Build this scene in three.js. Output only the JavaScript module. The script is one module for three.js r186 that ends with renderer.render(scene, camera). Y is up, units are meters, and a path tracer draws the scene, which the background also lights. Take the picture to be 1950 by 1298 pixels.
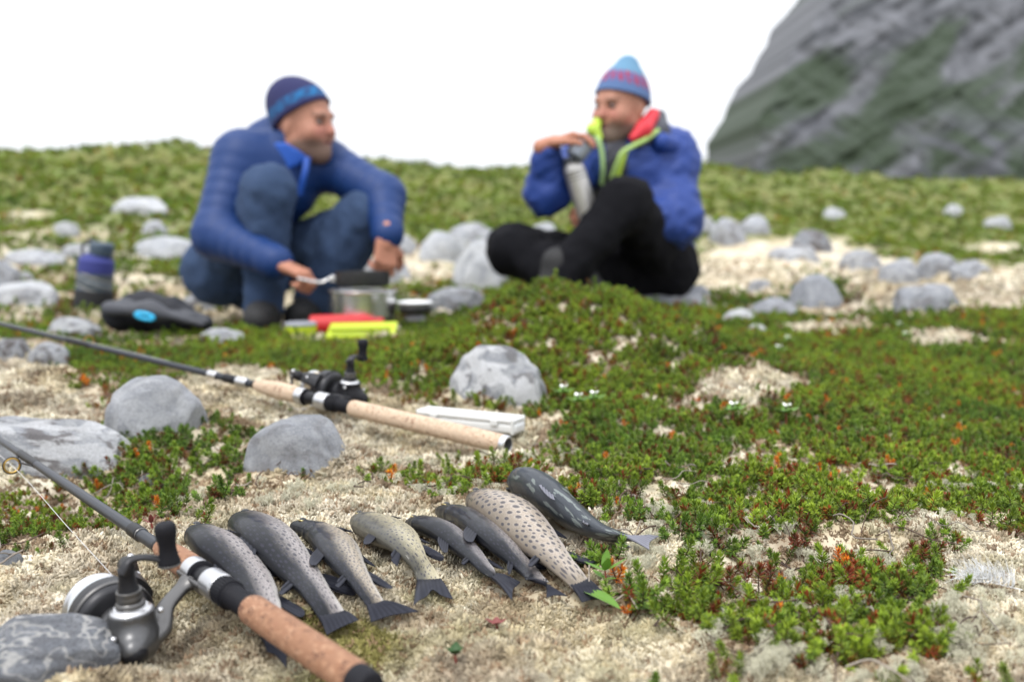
import * as THREE from 'three';
import { mergeGeometries, mergeVertices } from 'three/addons/utils/BufferGeometryUtils.js';
import { RoundedBoxGeometry } from 'three/addons/geometries/RoundedBoxGeometry.js';
import { createNoise3D } from 'simplex-noise';

// ---------------------------------------------------------------- camera, sky, sun, exposure
const scene = new THREE.Scene();
const EYE = 0.30, FPX = 1896, PW = 1950, PH = 1298, PITCH = Math.atan(212 / FPX);
const camera = new THREE.PerspectiveCamera(2 * Math.atan(PH / 2 / FPX) * 180 / Math.PI, PW / PH, 0.05, 3000);
camera.position.set(0, EYE, 0);
camera.rotation.set(-PITCH, 0, 0);
camera.focus = 0.94;
camera.userData.fStop = 4.0;
{
  const W = 64, H = 32, d = new Float32Array(W * H * 4);
  for (let y = 0; y < H; y++) for (let x = 0; x < W; x++) {
    const e = Math.sin(((y + 0.5) / H - 0.5) * Math.PI), az = x / W * 6.283, veil = 1 + 0.05 * Math.sin(az * 3 + e * 5) * Math.cos(az * 2 - e * 9) + 0.03 * Math.sin(az * 7 + e * 17), k = (e > 0 ? 0.60 + 0.78 * e : 0.60) * veil, i = (y * W + x) * 4;
    d[i] = k * 0.965; d[i + 1] = k * 0.99; d[i + 2] = k * 1.04; d[i + 3] = 1;
  }
  const t = new THREE.DataTexture(d, W, H, THREE.RGBAFormat, THREE.FloatType);
  t.mapping = THREE.EquirectangularReflectionMapping; t.magFilter = THREE.LinearFilter; t.needsUpdate = true;
  scene.background = t; scene.environment = t;
}
const sun = new THREE.DirectionalLight(new THREE.Color(1, 0.97, 0.93), 1.35);
sun.name = 'sun'; sun.position.set(-3, 9, 1.5); sun.target.position.set(0, 0, -3); sun.castShadow = true; sun.shadow.radius = 34;
Object.assign(sun.shadow.camera, { left: -12, right: 12, top: 12, bottom: -12, near: 0.5, far: 60 });
sun.shadow.mapSize.set(2048, 2048);
scene.add(sun, sun.target); sun.target.name = 'sun_target';
const renderer = new THREE.WebGLRenderer({ antialias: true });
renderer.toneMapping = THREE.LinearToneMapping;
renderer.toneMappingExposure = 1.8;
renderer.shadowMap.enabled = true;

// ---------------------------------------------------------------- helpers
function rng(seed) { let s = seed >>> 0; return () => { s = (s + 0x6d2b79f5) | 0; let t = Math.imul(s ^ (s >>> 15), 1 | s); t = (t + Math.imul(t ^ (t >>> 7), 61 | t)) ^ t; return ((t ^ (t >>> 14)) >>> 0) / 4294967296; }; }
const noise3 = createNoise3D(rng(77));
const V = (x, y, z) => new THREE.Vector3(x, y, z);
const clamp = (x, a = 0, b = 1) => Math.min(b, Math.max(a, x)), mix = (a, b, t) => a + (b - a) * t;
const smooth = (a, b, x) => { const t = clamp((x - a) / (b - a)); return t * t * (3 - 2 * t); };
function fbm(x, y, z, o = 4) { let s = 0, a = 0.5, f = 1; for (let i = 0; i < o; i++) { s += a * noise3(x * f, y * f, z * f); a *= 0.5; f *= 2.03; } return s; }
const cp = Math.cos(PITCH), sp = Math.sin(PITCH);
function ray(px, py) { const u = (px - PW / 2) / FPX, v = (PH / 2 - py) / FPX; return V(u, -sp + v * cp, -cp - v * sp); }
function at(px, py, Z) { const d = ray(px, py); return d.multiplyScalar(Z / -d.z).add(V(0, EYE, 0)); }   // point of that pixel's ray at distance Z along the view ground
function pix(p) { const y = p.y - EYE, f = -y * sp - p.z * cp, v = y * cp - p.z * sp; return [PW / 2 + FPX * p.x / f, PH / 2 - FPX * v / f]; }   // where a point of the ground falls in the photograph, for the planting plan
const used = new Map();
function numbered(n) { const k = used.get(n) ?? 0; used.set(n, k + 1); return k ? n + '_' + String(k).padStart(3, '0') : n; }
function tag(o, label, category, group, kind) { if (label) o.userData.label = label; if (category) o.userData.category = category; if (group) o.userData.group = group; if (kind) o.userData.kind = kind; return o; }
function thing(name, label, category, group) { const g = new THREE.Group(); g.name = numbered(name); scene.add(g); return tag(g, label, category, group); }
function mesh(name, geo, mat, parent = scene) { const m = new THREE.Mesh(geo, mat); m.name = parent === scene ? numbered(name) : name; m.castShadow = m.receiveShadow = true; parent.add(m); return m; }
function rebase(g, p) { g.position.copy(p); for (const c of g.children) c.position.sub(p); return g; }   // puts a group's origin at its base; its children were built in world space
const rgb = (r, g, b) => new THREE.Color().setRGB(r, g, b);
const std = (c, roughness = 0.8, metalness = 0, extra = {}) => new THREE.MeshStandardMaterial({ color: c, roughness, metalness, ...extra });
const phys = (c, roughness = 0.8, extra = {}) => new THREE.MeshPhysicalMaterial({ color: c, roughness, ...extra });
const VC = (roughness = 0.9, extra = {}) => new THREE.MeshStandardMaterial({ color: 0xffffff, vertexColors: true, roughness, side: THREE.DoubleSide, ...extra });
function paint(geo, fn) { const p = geo.attributes.position, n = geo.attributes.normal, a = new Float32Array(p.count * 3), v = V(0, 0, 0), m = V(0, 0, 0); for (let i = 0; i < p.count; i++) { v.fromBufferAttribute(p, i); if (n) m.fromBufferAttribute(n, i); const c = fn(v, m, i); a.set(c, i * 3); } geo.setAttribute('color', new THREE.BufferAttribute(a, 3)); return geo; }
const mix3 = (a, b, t) => [mix(a[0], b[0], t), mix(a[1], b[1], t), mix(a[2], b[2], t)];
function canvasTex(w, h, draw, srgb = true, rx = 1, ry = 1) { const c = document.createElement('canvas'); c.width = w; c.height = h; draw(c.getContext('2d'), w, h); const t = new THREE.CanvasTexture(c); if (srgb) t.colorSpace = THREE.SRGBColorSpace; t.wrapS = t.wrapT = THREE.RepeatWrapping; t.repeat.set(rx, ry); return t; }
function dataTex(w, h, fn, srgb = true) { const d = new Uint8Array(w * h * 4); for (let y = 0; y < h; y++) for (let x = 0; x < w; x++) { const c = fn(x / w, y / h), i = (y * w + x) * 4; d[i] = clamp(c[0]) * 255; d[i + 1] = clamp(c[1]) * 255; d[i + 2] = clamp(c[2]) * 255; d[i + 3] = 255; } const t = new THREE.DataTexture(d, w, h); t.magFilter = THREE.LinearFilter; t.minFilter = THREE.LinearMipmapLinearFilter; if (srgb) t.colorSpace = THREE.SRGBColorSpace; t.wrapS = t.wrapT = THREE.RepeatWrapping; t.needsUpdate = true; return t; }
// a tapered tube along points; radii one per point, squash flattens it along its second axis
function sweep(pts, radii, seg = 12, { caps = true, squash = 1, up = null, uvScale = 1 } = {}) {
  const n = pts.length, pos = [], uv = [], idx = []; let N = null, len = 0;
  for (let i = 0; i < n; i++) {
    const t = V(0, 0, 0).subVectors(pts[Math.min(n - 1, i + 1)], pts[Math.max(0, i - 1)]).normalize();
    if (up) N = up.clone().addScaledVector(t, -up.dot(t)).normalize();
    else if (!N) { N = Math.abs(t.y) < 0.9 ? V(0, 1, 0) : V(1, 0, 0); N.addScaledVector(t, -N.dot(t)).normalize(); }
    else N.addScaledVector(t, -N.dot(t)).normalize();
    const B = V(0, 0, 0).crossVectors(t, N), r = Array.isArray(radii) ? radii[i] : radii;
    if (i) len += pts[i].distanceTo(pts[i - 1]);
    for (let k = 0; k <= seg; k++) { const a = k / seg * Math.PI * 2, p = pts[i].clone().addScaledVector(N, Math.cos(a) * r * squash).addScaledVector(B, Math.sin(a) * r); pos.push(p.x, p.y, p.z); uv.push(len * uvScale, k / seg); }
  }
  for (let i = 0; i < n - 1; i++) for (let k = 0; k < seg; k++) { const a = i * (seg + 1) + k, b = a + seg + 1; idx.push(a, b, a + 1, b, b + 1, a + 1); }
  if (caps) for (const [e, flip] of [[0, true], [n - 1, false]]) { const c = pos.length / 3; pos.push(pts[e].x, pts[e].y, pts[e].z); uv.push(0, 0); const base = pos.length / 3; for (let k = 0; k <= seg; k++) { const s = (e * (seg + 1) + k) * 3; pos.push(pos[s], pos[s + 1], pos[s + 2]); uv.push(k / seg, 0.02); } for (let k = 0; k < seg; k++) flip ? idx.push(c, base + k, base + k + 1) : idx.push(c, base + k + 1, base + k); }
  const g = new THREE.BufferGeometry(); g.setAttribute('position', new THREE.Float32BufferAttribute(pos, 3)); g.setAttribute('uv', new THREE.Float32BufferAttribute(uv, 2)); g.setIndex(idx); g.computeVertexNormals(); return g;
}
const curve = (pts, n) => new THREE.CatmullRomCurve3(pts).getPoints(n);
function merged(list) { return mergeGeometries(list.map((g) => { const o = g.index ? g.toNonIndexed() : g; for (const k of Object.keys(o.attributes)) if (!['position', 'normal', 'uv', 'color'].includes(k)) o.deleteAttribute(k); return o; })); }
// lathe about local +y from a list of [radius, height], with hard steps kept by doubled points
const lathe = (list, seg = 40) => { const g = new THREE.LatheGeometry(list.map(([r, h]) => new THREE.Vector2(Math.max(r, 1e-5), h)), seg); return g; };
// surface nets: meshes the zero set of f between two corners
function surface(f, lo, hi, c) {
  const nx = Math.ceil((hi.x - lo.x) / c) + 1, ny = Math.ceil((hi.y - lo.y) / c) + 1, nz = Math.ceil((hi.z - lo.z) / c) + 1, F = new Float32Array(nx * ny * nz);
  const id = (i, j, k) => (k * ny + j) * nx + i;
  for (let k = 0; k < nz; k++) for (let j = 0; j < ny; j++) for (let i = 0; i < nx; i++) F[id(i, j, k)] = f(lo.x + i * c, lo.y + j * c, lo.z + k * c);
  const vi = new Int32Array(nx * ny * nz).fill(-1), pos = [], idx = [], E = [[0, 1], [2, 3], [4, 5], [6, 7], [0, 2], [1, 3], [4, 6], [5, 7], [0, 4], [1, 5], [2, 6], [3, 7]];
  for (let k = 0; k < nz - 1; k++) for (let j = 0; j < ny - 1; j++) for (let i = 0; i < nx - 1; i++) {
    const v = [0, 1, 2, 3, 4, 5, 6, 7].map((b) => F[id(i + (b & 1), j + ((b >> 1) & 1), k + (b >> 2))]);
    let n = 0, x = 0, y = 0, z = 0;
    for (const [a, b] of E) if ((v[a] < 0) !== (v[b] < 0)) { const t = v[a] / (v[a] - v[b]); x += mix(a & 1, b & 1, t); y += mix((a >> 1) & 1, (b >> 1) & 1, t); z += mix(a >> 2, b >> 2, t); n++; }
    if (n) { vi[id(i, j, k)] = pos.length / 3; pos.push(lo.x + (i + x / n) * c, lo.y + (j + y / n) * c, lo.z + (k + z / n) * c); }
  }
  const quad = (a, b, d, e, flip) => { if (a < 0 || b < 0 || d < 0 || e < 0) return; flip ? idx.push(a, d, b, a, e, d) : idx.push(a, b, d, a, d, e); };
  for (let k = 1; k < nz - 1; k++) for (let j = 1; j < ny - 1; j++) for (let i = 1; i < nx - 1; i++) {
    const s = F[id(i, j, k)] < 0;
    if (s !== F[id(i + 1, j, k)] < 0) quad(vi[id(i, j - 1, k - 1)], vi[id(i, j, k - 1)], vi[id(i, j, k)], vi[id(i, j - 1, k)], !s);
    if (s !== F[id(i, j + 1, k)] < 0) quad(vi[id(i - 1, j, k - 1)], vi[id(i - 1, j, k)], vi[id(i, j, k)], vi[id(i, j, k - 1)], !s);
    if (s !== F[id(i, j, k + 1)] < 0) quad(vi[id(i - 1, j - 1, k)], vi[id(i, j - 1, k)], vi[id(i, j, k)], vi[id(i - 1, j, k)], !s);
  }
  const g = new THREE.BufferGeometry(); g.setAttribute('position', new THREE.Float32BufferAttribute(pos, 3)); g.setIndex(idx); g.computeVertexNormals(); return g;
}
const smin = (a, b, k) => { const h = Math.max(k - Math.abs(a - b), 0) / k; return Math.min(a, b) - h * h * k * 0.25; };
// distance to a tapered capsule; quilt adds soft ridges of that spacing along it
function cone(x, y, z, a, b, ra, rb, quilt = 0, amp = 0.005) {
  const bx = b.x - a.x, by = b.y - a.y, bz = b.z - a.z, px = x - a.x, py = y - a.y, pz = z - a.z, L2 = bx * bx + by * by + bz * bz, t0 = (px * bx + py * by + pz * bz) / L2, t = clamp(t0);
  const dx = px - bx * t, dy = py - by * t, dz = pz - bz * t; let r = ra + (rb - ra) * t;
  if (quilt) r += amp * (Math.sqrt(Math.abs(Math.sin(Math.PI * t0 * Math.sqrt(L2) / quilt))) - 0.6);
  return Math.sqrt(dx * dx + dy * dy + dz * dz) - r;
}
function ellip(x, y, z, c, X, Y, Z, rx, ry, rz) { const dx = x - c.x, dy = y - c.y, dz = z - c.z, a = (dx * X.x + dy * X.y + dz * X.z) / rx, b = (dx * Y.x + dy * Y.y + dz * Y.z) / ry, d = (dx * Z.x + dy * Z.y + dz * Z.z) / rz, k = Math.sqrt(a * a + b * b + d * d); return (k - 1) * Math.min(rx, ry, rz); }
// ---------------------------------------------------------------- the land: one height function for everything that stands on it
const LZ = [0, 0.4, 0.66, 0.8, 1.0, 1.3, 1.7, 2.2, 2.8, 3.5, 4.5, 6, 8, 10, 12, 14, 18, 26, 60, 200, 900];
const FAR = [-1.2, -3, -5, -6, -6];
// rows: heading (as a pixel column), then the pixel row at which bare ground shows at each distance from 0.66 to 14 m
const LCOL = [
  [-900, 1298, 1150, 1000, 870, 765, 690, 632, 590, 535, 456, 363, 308, 318, 338],
  [0, 1290, 1140, 1000, 868, 765, 690, 632, 600, 540, 458, 363, 299, 308, 328],
  [330, 1296, 1146, 1000, 870, 768, 700, 658, 622, 556, 472, 373, 293, 306, 328],
  [800, 1298, 1148, 1006, 874, 772, 700, 654, 620, 562, 501, 423, 353, 330, 343],
  [1200, 1298, 1148, 1004, 868, 768, 694, 640, 600, 556, 504, 443, 383, 340, 348],
  [1600, 1298, 1146, 1002, 872, 776, 700, 642, 600, 558, 511, 458, 403, 368, 351],
  [1950, 1298, 1146, 1004, 900, 815, 724, 654, 606, 564, 518, 470, 420, 384, 365],
  [2800, 1298, 1146, 1010, 905, 815, 724, 654, 606, 564, 518, 470, 420, 384, 365],
].map((r) => ({ a: (r[0] - 975) / FPX, y: LZ.map((z, i) => i < 2 ? 0.0 : i < 16 ? EYE - z * (r[i - 1] - 437) / FPX : FAR[i - 16]) }));
const herm = (p0, p1, p2, p3, t) => p1 + 0.5 * t * (p2 - p0 + t * (2 * p0 - 5 * p1 + 4 * p2 - p3 + t * (3 * (p1 - p2) + p3 - p0)));
function along(y, Z) {
  let i = 0; while (i < LZ.length - 2 && Z > LZ[i + 1]) i++;
  const t = clamp((Z - LZ[i]) / (LZ[i + 1] - LZ[i]));
  const m = (k) => { const a = Math.max(0, k - 1), b = Math.min(LZ.length - 1, k + 1); return (y[b] - y[a]) / (LZ[b] - LZ[a]); };
  const h = LZ[i + 1] - LZ[i], t2 = t * t, t3 = t2 * t;
  return (2 * t3 - 3 * t2 + 1) * y[i] + (t3 - 2 * t2 + t) * h * m(i) + (-2 * t3 + 3 * t2) * y[i + 1] + (t3 - t2) * h * m(i + 1);
}
// swells and hollows: pixel column and distance of the middle, half-widths in metres, height
const SWELL = [
  [1085, 2.08, 0.28, 0.25, 0.165], [830, 1.85, 0.16, 0.16, 0.03], [1330, 1.9, 0.2, 0.2, 0.03], [225, 0.86, 0.15, 0.08, 0.014], [255, 0.69, 0.07, 0.06, -0.020], [560, 0.6, 0.12, 0.08, -0.012], [80, 1.15, 0.18, 0.14, -0.042],
  [720, 1.24, 0.13, 0.06, 0.014], [900, 1.36, 0.16, 0.10, -0.018], [1420, 1.62, 0.14, 0.12, 0.03], [430, 1.62, 0.14, 0.12, 0.025], [60, 1.7, 0.16, 0.14, 0.05], [1180, 1.1, 0.14, 0.08, 0.008],
  [1700, 0.95, 0.12, 0.08, 0.014], [1640, 3.75, 0.16, 0.14, -0.07], [1750, 4.3, 0.5, 0.4, 0.07], [1880, 3.9, 0.4, 0.3, 0.06], [1500, 4.9, 0.5, 0.3, 0.07], [100, 3.3, 0.4, 0.3, 0.03], [1340, 12.5, 0.7, 1.2, 0.16], [1330, 0.8, 0.1, 0.06, 0.008], [650, 2.82, 0.26, 0.16, 0.030],
].map(([px, Z, rx, rz, h]) => ({ x: (px - 975) / FPX * Z, z: -Z, rx, rz, h }));
const stones = [];   // boulders, once placed: the moss banks up a little round each
function H(x, z) {
  const Z = -z, zz = Math.max(Z, 0.15), a = Z > 0.15 ? x / zz : x / 0.15;
  const ac = clamp(a, LCOL[0].a, LCOL[LCOL.length - 1].a);
  let i = 0; while (i < LCOL.length - 2 && ac > LCOL[i + 1].a) i++;
  const t = clamp((ac - LCOL[i].a) / (LCOL[i + 1].a - LCOL[i].a)), s = t * t * (3 - 2 * t);
  let y = mix(along(LCOL[i].y, Math.max(0, Z)), along(LCOL[i + 1].y, Math.max(0, Z)), s);
  for (const b of SWELL) { const dx = (x - b.x) / b.rx, dz = (z - b.z) / b.rz, d = dx * dx + dz * dz; if (d < 9) y += b.h * Math.exp(-d) * (1 + 0.16 * noise3(x * 5, 12, z * 5) + 0.1 * noise3(x * 12, 13, z * 12)); }
  y += (Z < 3 ? 0.0042 * noise3(x * 30, 2.7, z * 30) : 0) + 0.009 * noise3(x * 5.5, 3.1, z * 5.5) + 0.0055 * noise3(x * 16, 7.7, z * 16);
  for (const q of stones) { const dx = (x - q.x) / q.w, dz = (z - q.z) / q.d; if (dx > 1.8 || dx < -1.8 || dz > 1.8 || dz < -1.8) continue; const d = Math.hypot(dx, dz); y += q.bank * Math.exp(-(((d - 0.92) / 0.28) ** 2)) * (0.7 + 0.6 * noise3(x * 14 / (1 + Z), 51, z * 14 / (1 + Z))); }
  const far = smooth(1.5, 4.5, Z); if (far > 0) y += far * (0.03 * noise3(x * 1.7, 1.3, z * 1.7) + 0.016 * noise3(x * 4, 5.5, z * 4));
  const hill = smooth(6, 10, Z); if (hill > 0) y += hill * (0.09 * noise3(x * 0.5, 9.1, z * 0.5) + 0.045 * noise3(x * 1.6, 2.2, z * 1.6));
  return y;
}
function onGround(px, py, lift = 0) {   // where that pixel's ray meets the ground (or a sheet a little above it)
  const d = ray(px, py), o = V(0, EYE, 0); let t0 = 0.3, t = 0.3;
  const g = (t) => { const p = d.clone().multiplyScalar(t).add(o); return p.y - H(p.x, p.z) - lift; };
  for (let k = 0; k < 4000 && t < 40; k++) { t0 = t; t *= 1.004; if (g(t) < 0) break; }
  for (let k = 0; k < 24; k++) { const m = (t0 + t) / 2; g(m) < 0 ? t = m : t0 = m; }
  return d.multiplyScalar(t).add(o);
}
const normalAt = (x, z, e = 0.012) => V(H(x - e, z) - H(x + e, z), 2 * e, H(x, z - e) - H(x, z + e)).normalize();

// ---------------------------------------------------------------- planting plan: patches of heath and of moss as the photograph shows them (pixel centre, half-widths, strength)
const HEATH = [
  [1080, 610, 336, 98, 1.12], [1000, 690, 269, 91, 0.86], [1230, 680, 213, 104, 0.86], [820, 640, 123, 65, 0.77], [620, 695, 213, 58, 0.82], [180, 960, 213, 110, 1.03], [60, 1040, 123, 65, 0.86], [360, 840, 123, 91, 0.86], [170, 745, 67, 78, 0.69],
  [1750, 760, 370, 156, 0.95], [1480, 830, 258, 91, 0.77], [1850, 900, 224, 104, 0.86], [1250, 880, 190, 65, 0.73], [1120, 830, 123, 65, 0.69], [1560, 960, 291, 58, 0.65], [1860, 985, 179, 46, 0.73], [820, 935, 95, 52, 0.60], [960, 890, 67, 39, 0.47],
  [450, 950, 67, 23, 0.52], [730, 900, 67, 31, 0.34], [530, 900, 101, 26, 0.30], [960, 1130, 84, 29, 0.65], [1130, 1150, 78, 39, 0.65], [1010, 1190, 56, 23, 0.30], [1160, 1060, 45, 32, 0.30], [1490, 1050, 123, 46, 0.52], [1680, 1150, 123, 65, 0.65],
  [1330, 1200, 67, 78, 0.47], [1480, 1200, 146, 78, 0.47], [1750, 1240, 202, 65, 0.56], [1320, 1060, 45, 52, 0.43], [870, 1075, 45, 26, 0.26], [1090, 1000, 56, 32, 0.34], [1850, 660, 179, 52, 0.69], [1600, 650, 157, 32, 0.52],
  [200, 430, 291, 65, 0.69], [60, 640, 134, 26, 0.43], [330, 500, 101, 39, 0.69], [220, 570, 134, 78, 0.39], [560, 640, 146, 23, 0.60], [300, 680, 134, 32, 0.43], [1560, 400, 291, 52, 0.86], [1760, 440, 291, 39, 0.77], [1440, 500, 112, 23, 0.52], [1700, 620, 179, 21, 0.60], [1480, 640, 67, 26, 0.43],
  [900, 420, 246, 39, 0.77], [1350, 640, 101, 39, 0.77], [1600, 1120, 470, 221, 0.26], [1250, 950, 370, 78, 0.21], [700, 920, 291, 52, 0.15],
  [1650, 1150, 420, 180, 0.22], [1080, 585, 330, 80, 0.9], [120, 705, 150, 40, 0.55], [310, 720, 120, 40, 0.45], [560, 668, 210, 32, 0.5], [390, 862, 140, 50, 0.55], [60, 640, 140, 30, 0.4], [430, 690, 120, 20, 0.3], [1000, 1120, 110, 26, 0.5], [1120, 1060, 60, 30, 0.4], [900, 1010, 60, 20, 0.3], [950, 760, 90, 20, 0.8],
];
const BARE = [
  [1520, 462, 190, 38, 1.4], [1400, 545, 110, 36, 1.1], [1870, 560, 140, 24, 1.5], [1600, 604, 120, 14, 1.0], [1900, 470, 90, 14, 1.3], [1570, 630, 130, 9, 1.5], [1820, 656, 120, 9, 1.5], [1700, 570, 60, 20, 0.8], [1640, 520, 120, 14, 0.8],
  [660, 632, 130, 24, 2.0], [290, 610, 130, 22, 0.8],   // moss and lichen swells that stay open
  [1420, 740, 95, 38, 1.4], [450, 740, 90, 40, 1.2], [70, 745, 75, 55, 1.4], [820, 850, 170, 32, 0.8], [640, 970, 330, 26, 0.9], [200, 1070, 190, 60, 1.3], [1560, 470, 120, 22, 1], [1390, 500, 80, 40, 0.7], [1850, 560, 120, 16, 1.2], [1570, 630, 80, 9, 1.2], [1800, 640, 80, 8, 1.2], [1880, 470, 70, 12, 1], [60, 405, 70, 12, 0.9], [260, 640, 60, 14, 0.9], [290, 540, 70, 25, 0.7],
  [480, 600, 120, 14, 0.5], [800, 520, 90, 40, 0.9], [1780, 1010, 130, 22, 0.7], [1900, 1120, 90, 70, 0.5], [200, 445, 60, 8, 0.8], [920, 1260, 500, 60, 1.2], [700, 1120, 200, 90, 1.0],
];
const spot = (list, px, py) => { let s = 0; for (const [x, y, rx, ry, k] of list) { const dx = (px - x) / rx, dy = (py - y) / ry, d = dx * dx + dy * dy; if (d < 6) s += k * Math.exp(-d); } return s; };
function heathAt(x, y, z) {   // 0 bare moss .. 1 closed heath
  if (z > -0.35) return 0.25 + 0.4 * noise3(x * 3, 0.5, z * 3);
  const Z = -z, [px, py] = pix(V(x, y, z));
  let s = py < 1298 && px > -400 && px < 2350 ? Math.min(1.15, spot(HEATH, px, py)) + 0.34 * smooth(2.4, 3.4, Z) - 0.95 * spot(BARE, px, py) : px > 1200 && px < 2350 ? 0.25 : -0.25;
  s *= mix(1, 0.86, smooth(970, 1060, py) * smooth(1180, 1260, px));
  s += smooth(6.2, 8, Z) * 1.2;
  return clamp(s + (Z < 2.5 ? 0.26 * noise3(x * 9, 4.4, z * 9) : 0.3 * noise3(x * 3.3, 4.4, z * 3.3)) + 0.14 * noise3(x * 2.3, 8.4, z * 2.3) - 0.05);
}
// moss colours, linear: straw, cream, olive, umber
const STRAW = [0.52, 0.445, 0.30], CREAM = [0.74, 0.69, 0.56], OLIVE = [0.22, 0.20, 0.07], UMBER = [0.16, 0.10, 0.05];
function mossTint(x, z, r) {
  const n = noise3(x * 3.1, 20, z * 3.1), m = noise3(x * 11, 30, z * 11), k = noise3(x * 30, 40, z * 30);
  let c = mix3(STRAW, CREAM, clamp(0.5 + 0.6 * n + 0.35 * k + (r - 0.5) * 0.7));
  const [px, py] = z < -0.4 ? pix(V(x, 0, z)) : [975, 1300];
  const green = Math.exp(-(((px - 800) / 330) ** 2) - (((py - 1235) / 70) ** 2)) + 0.7 * Math.exp(-(((px - 520) / 140) ** 2) - (((py - 1200) / 80) ** 2));
  c = mix3(c, [0.50, 0.44, 0.36], 0.5 * smooth(-0.1, 0.6, noise3(x * 6, 25, z * 6)));
  c = mix3(c, OLIVE, clamp(0.75 * green * (0.6 + 0.8 * m) + 0.45 * smooth(0.25, 0.7, m) * (0.4 + 0.6 * r)));
  return mix3(c, UMBER, 0.7 * smooth(0.2, 0.65, -m) * (0.35 + 0.65 * r));
}
// the mountain: a steep rock face about half a kilometre off, its foot behind the hill
{
  const NX = 300, NY = 240, pos = [], col = [], idx = [];
  const edge = [[-60, 1362], [0, 1365], [60, 1378], [110, 1408], [160, 1440], [205, 1466], [240, 1500], [290, 1532], [340, 1560], [420, 1620], [560, 1760], [760, 2050]];   // px height above the foot (py 290), column of the ridge
  const ridge = (h) => { let i = 0; while (i < edge.length - 2 && h > edge[i + 1][0]) i++; return mix(edge[i][1], edge[i + 1][1], (h - edge[i][0]) / (edge[i + 1][0] - edge[i][0])); };
  for (let j = 0; j <= NY; j++) for (let i = 0; i <= NX; i++) {
    const h = mix(-120, 700, j / NY), u = i / NX, u2 = u < 0.14 ? -(0.14 - u) * 2.2 : (u - 0.14) / 0.86;   // the first columns wrap round the shoulder and away
    const px = 66 + ridge(h) + (u2 > 0 ? u2 * 1500 : 60 * u2 * u2), depth = u2 > 0 ? 470 - 70 * Math.sin(Math.min(1, u2 * 2.2) * Math.PI / 2) + h * 0.16 + 60 * u2 : 470 + h * 0.16 - u2 * 420;
    const x = (px - 975) / FPX * 470, y = EYE + (437 - 290 + h) / FPX * 470, z = -depth;
    const gully = Math.abs(fbm(x * 0.018 + y * 0.012, y * 0.004, 3, 4)) * 12, lump = fbm(x * 0.03, y * 0.03, 8, 4) * 5 + fbm((y - 0.7 * x) * 0.10, (x + y) * 0.015, 5, 4) * 4;
    pos.push(x + (u2 > 0 ? fbm(y * 0.05, 1, x * 0.05, 3) * 3 : 0) + noise3(y * 0.06, 3, 1) * 1.4, y, z + gully - lump);
    const rock = 1.1 * fbm((y - 0.7 * x) * 0.09, (x + y) * 0.012, 11, 5) + 0.5 * fbm(x * 0.16 - y * 0.05, y * 0.10, 12, 4), veg = smooth(-0.04, 0.26, fbm(x * 0.018 - y * 0.022, (x + y) * 0.006, 15, 4) + 0.25 * (0.5 - h / 340) * 0.6 + 0.25 * clamp((px - 1700) / 400) * clamp(1 - h / 250)), scree = smooth(0.1, 0.35, fbm(x * 0.03 + y * 0.03, y * 0.02, 21, 3)) * clamp(1 - h / 90) * 0.8;
    let c = mix3([0.044, 0.047, 0.053], [0.118, 0.121, 0.134], clamp(0.5 + rock * 1.3));
    c = mix3(c, [0.026, 0.042, 0.020], veg * 0.85); c = mix3(c, [0.080, 0.083, 0.098], scree);
    col.push(...c);
  }
  for (let j = 0; j < NY; j++) for (let i = 0; i < NX; i++) { const a = j * (NX + 1) + i, b = a + NX + 1; idx.push(a, a + 1, b, a + 1, b + 1, b); }
  const g = new THREE.BufferGeometry(); g.setAttribute('position', new THREE.Float32BufferAttribute(pos, 3)); g.setAttribute('color', new THREE.Float32BufferAttribute(col, 3)); g.setIndex(idx); g.computeVertexNormals();
  tag(mesh('mountain', g, VC(1)), 'steep grey rock mountain with green gullies', null, null, 'structure');
}
// ---------------------------------------------------------------- boulders: extent in the photograph, resting where their lower edge meets the ground
const rockMat = new THREE.MeshStandardMaterial({ color: 0xffffff, vertexColors: true, roughness: 0.9, bumpScale: 0.0022 });
{
  const R = rng(5), cell = []; for (let i = 0; i < 256 * 256; i++) cell.push(R());
  const at2 = (x, y) => cell[((y & 255) << 8) | (x & 255)];
  const t = dataTex(256, 256, (u, v) => { const x = Math.floor(u * 256), y = Math.floor(v * 256), k = 0.45 * at2(x, y) + 0.35 * at2(x >> 1, y >> 1) + 0.2 * at2(x >> 3, y >> 3); return [k, k, k]; }, false);
  t.repeat.set(7, 4); rockMat.bumpMap = t;
  const u = dataTex(256, 256, (a, b) => { const x = Math.floor(a * 256), y = Math.floor(b * 256), n = 0.5 * at2(x + 31, y + 7) + 0.3 * at2((x >> 1) + 90, (y >> 1) + 12) + 0.2 * at2((x >> 2) + 3, (y >> 2) + 50), k = n < 0.27 ? 0.62 : 0.80 + 0.26 * n; return [k, k, k]; }); u.repeat.set(5, 3); rockMat.map = u;
}
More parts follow.
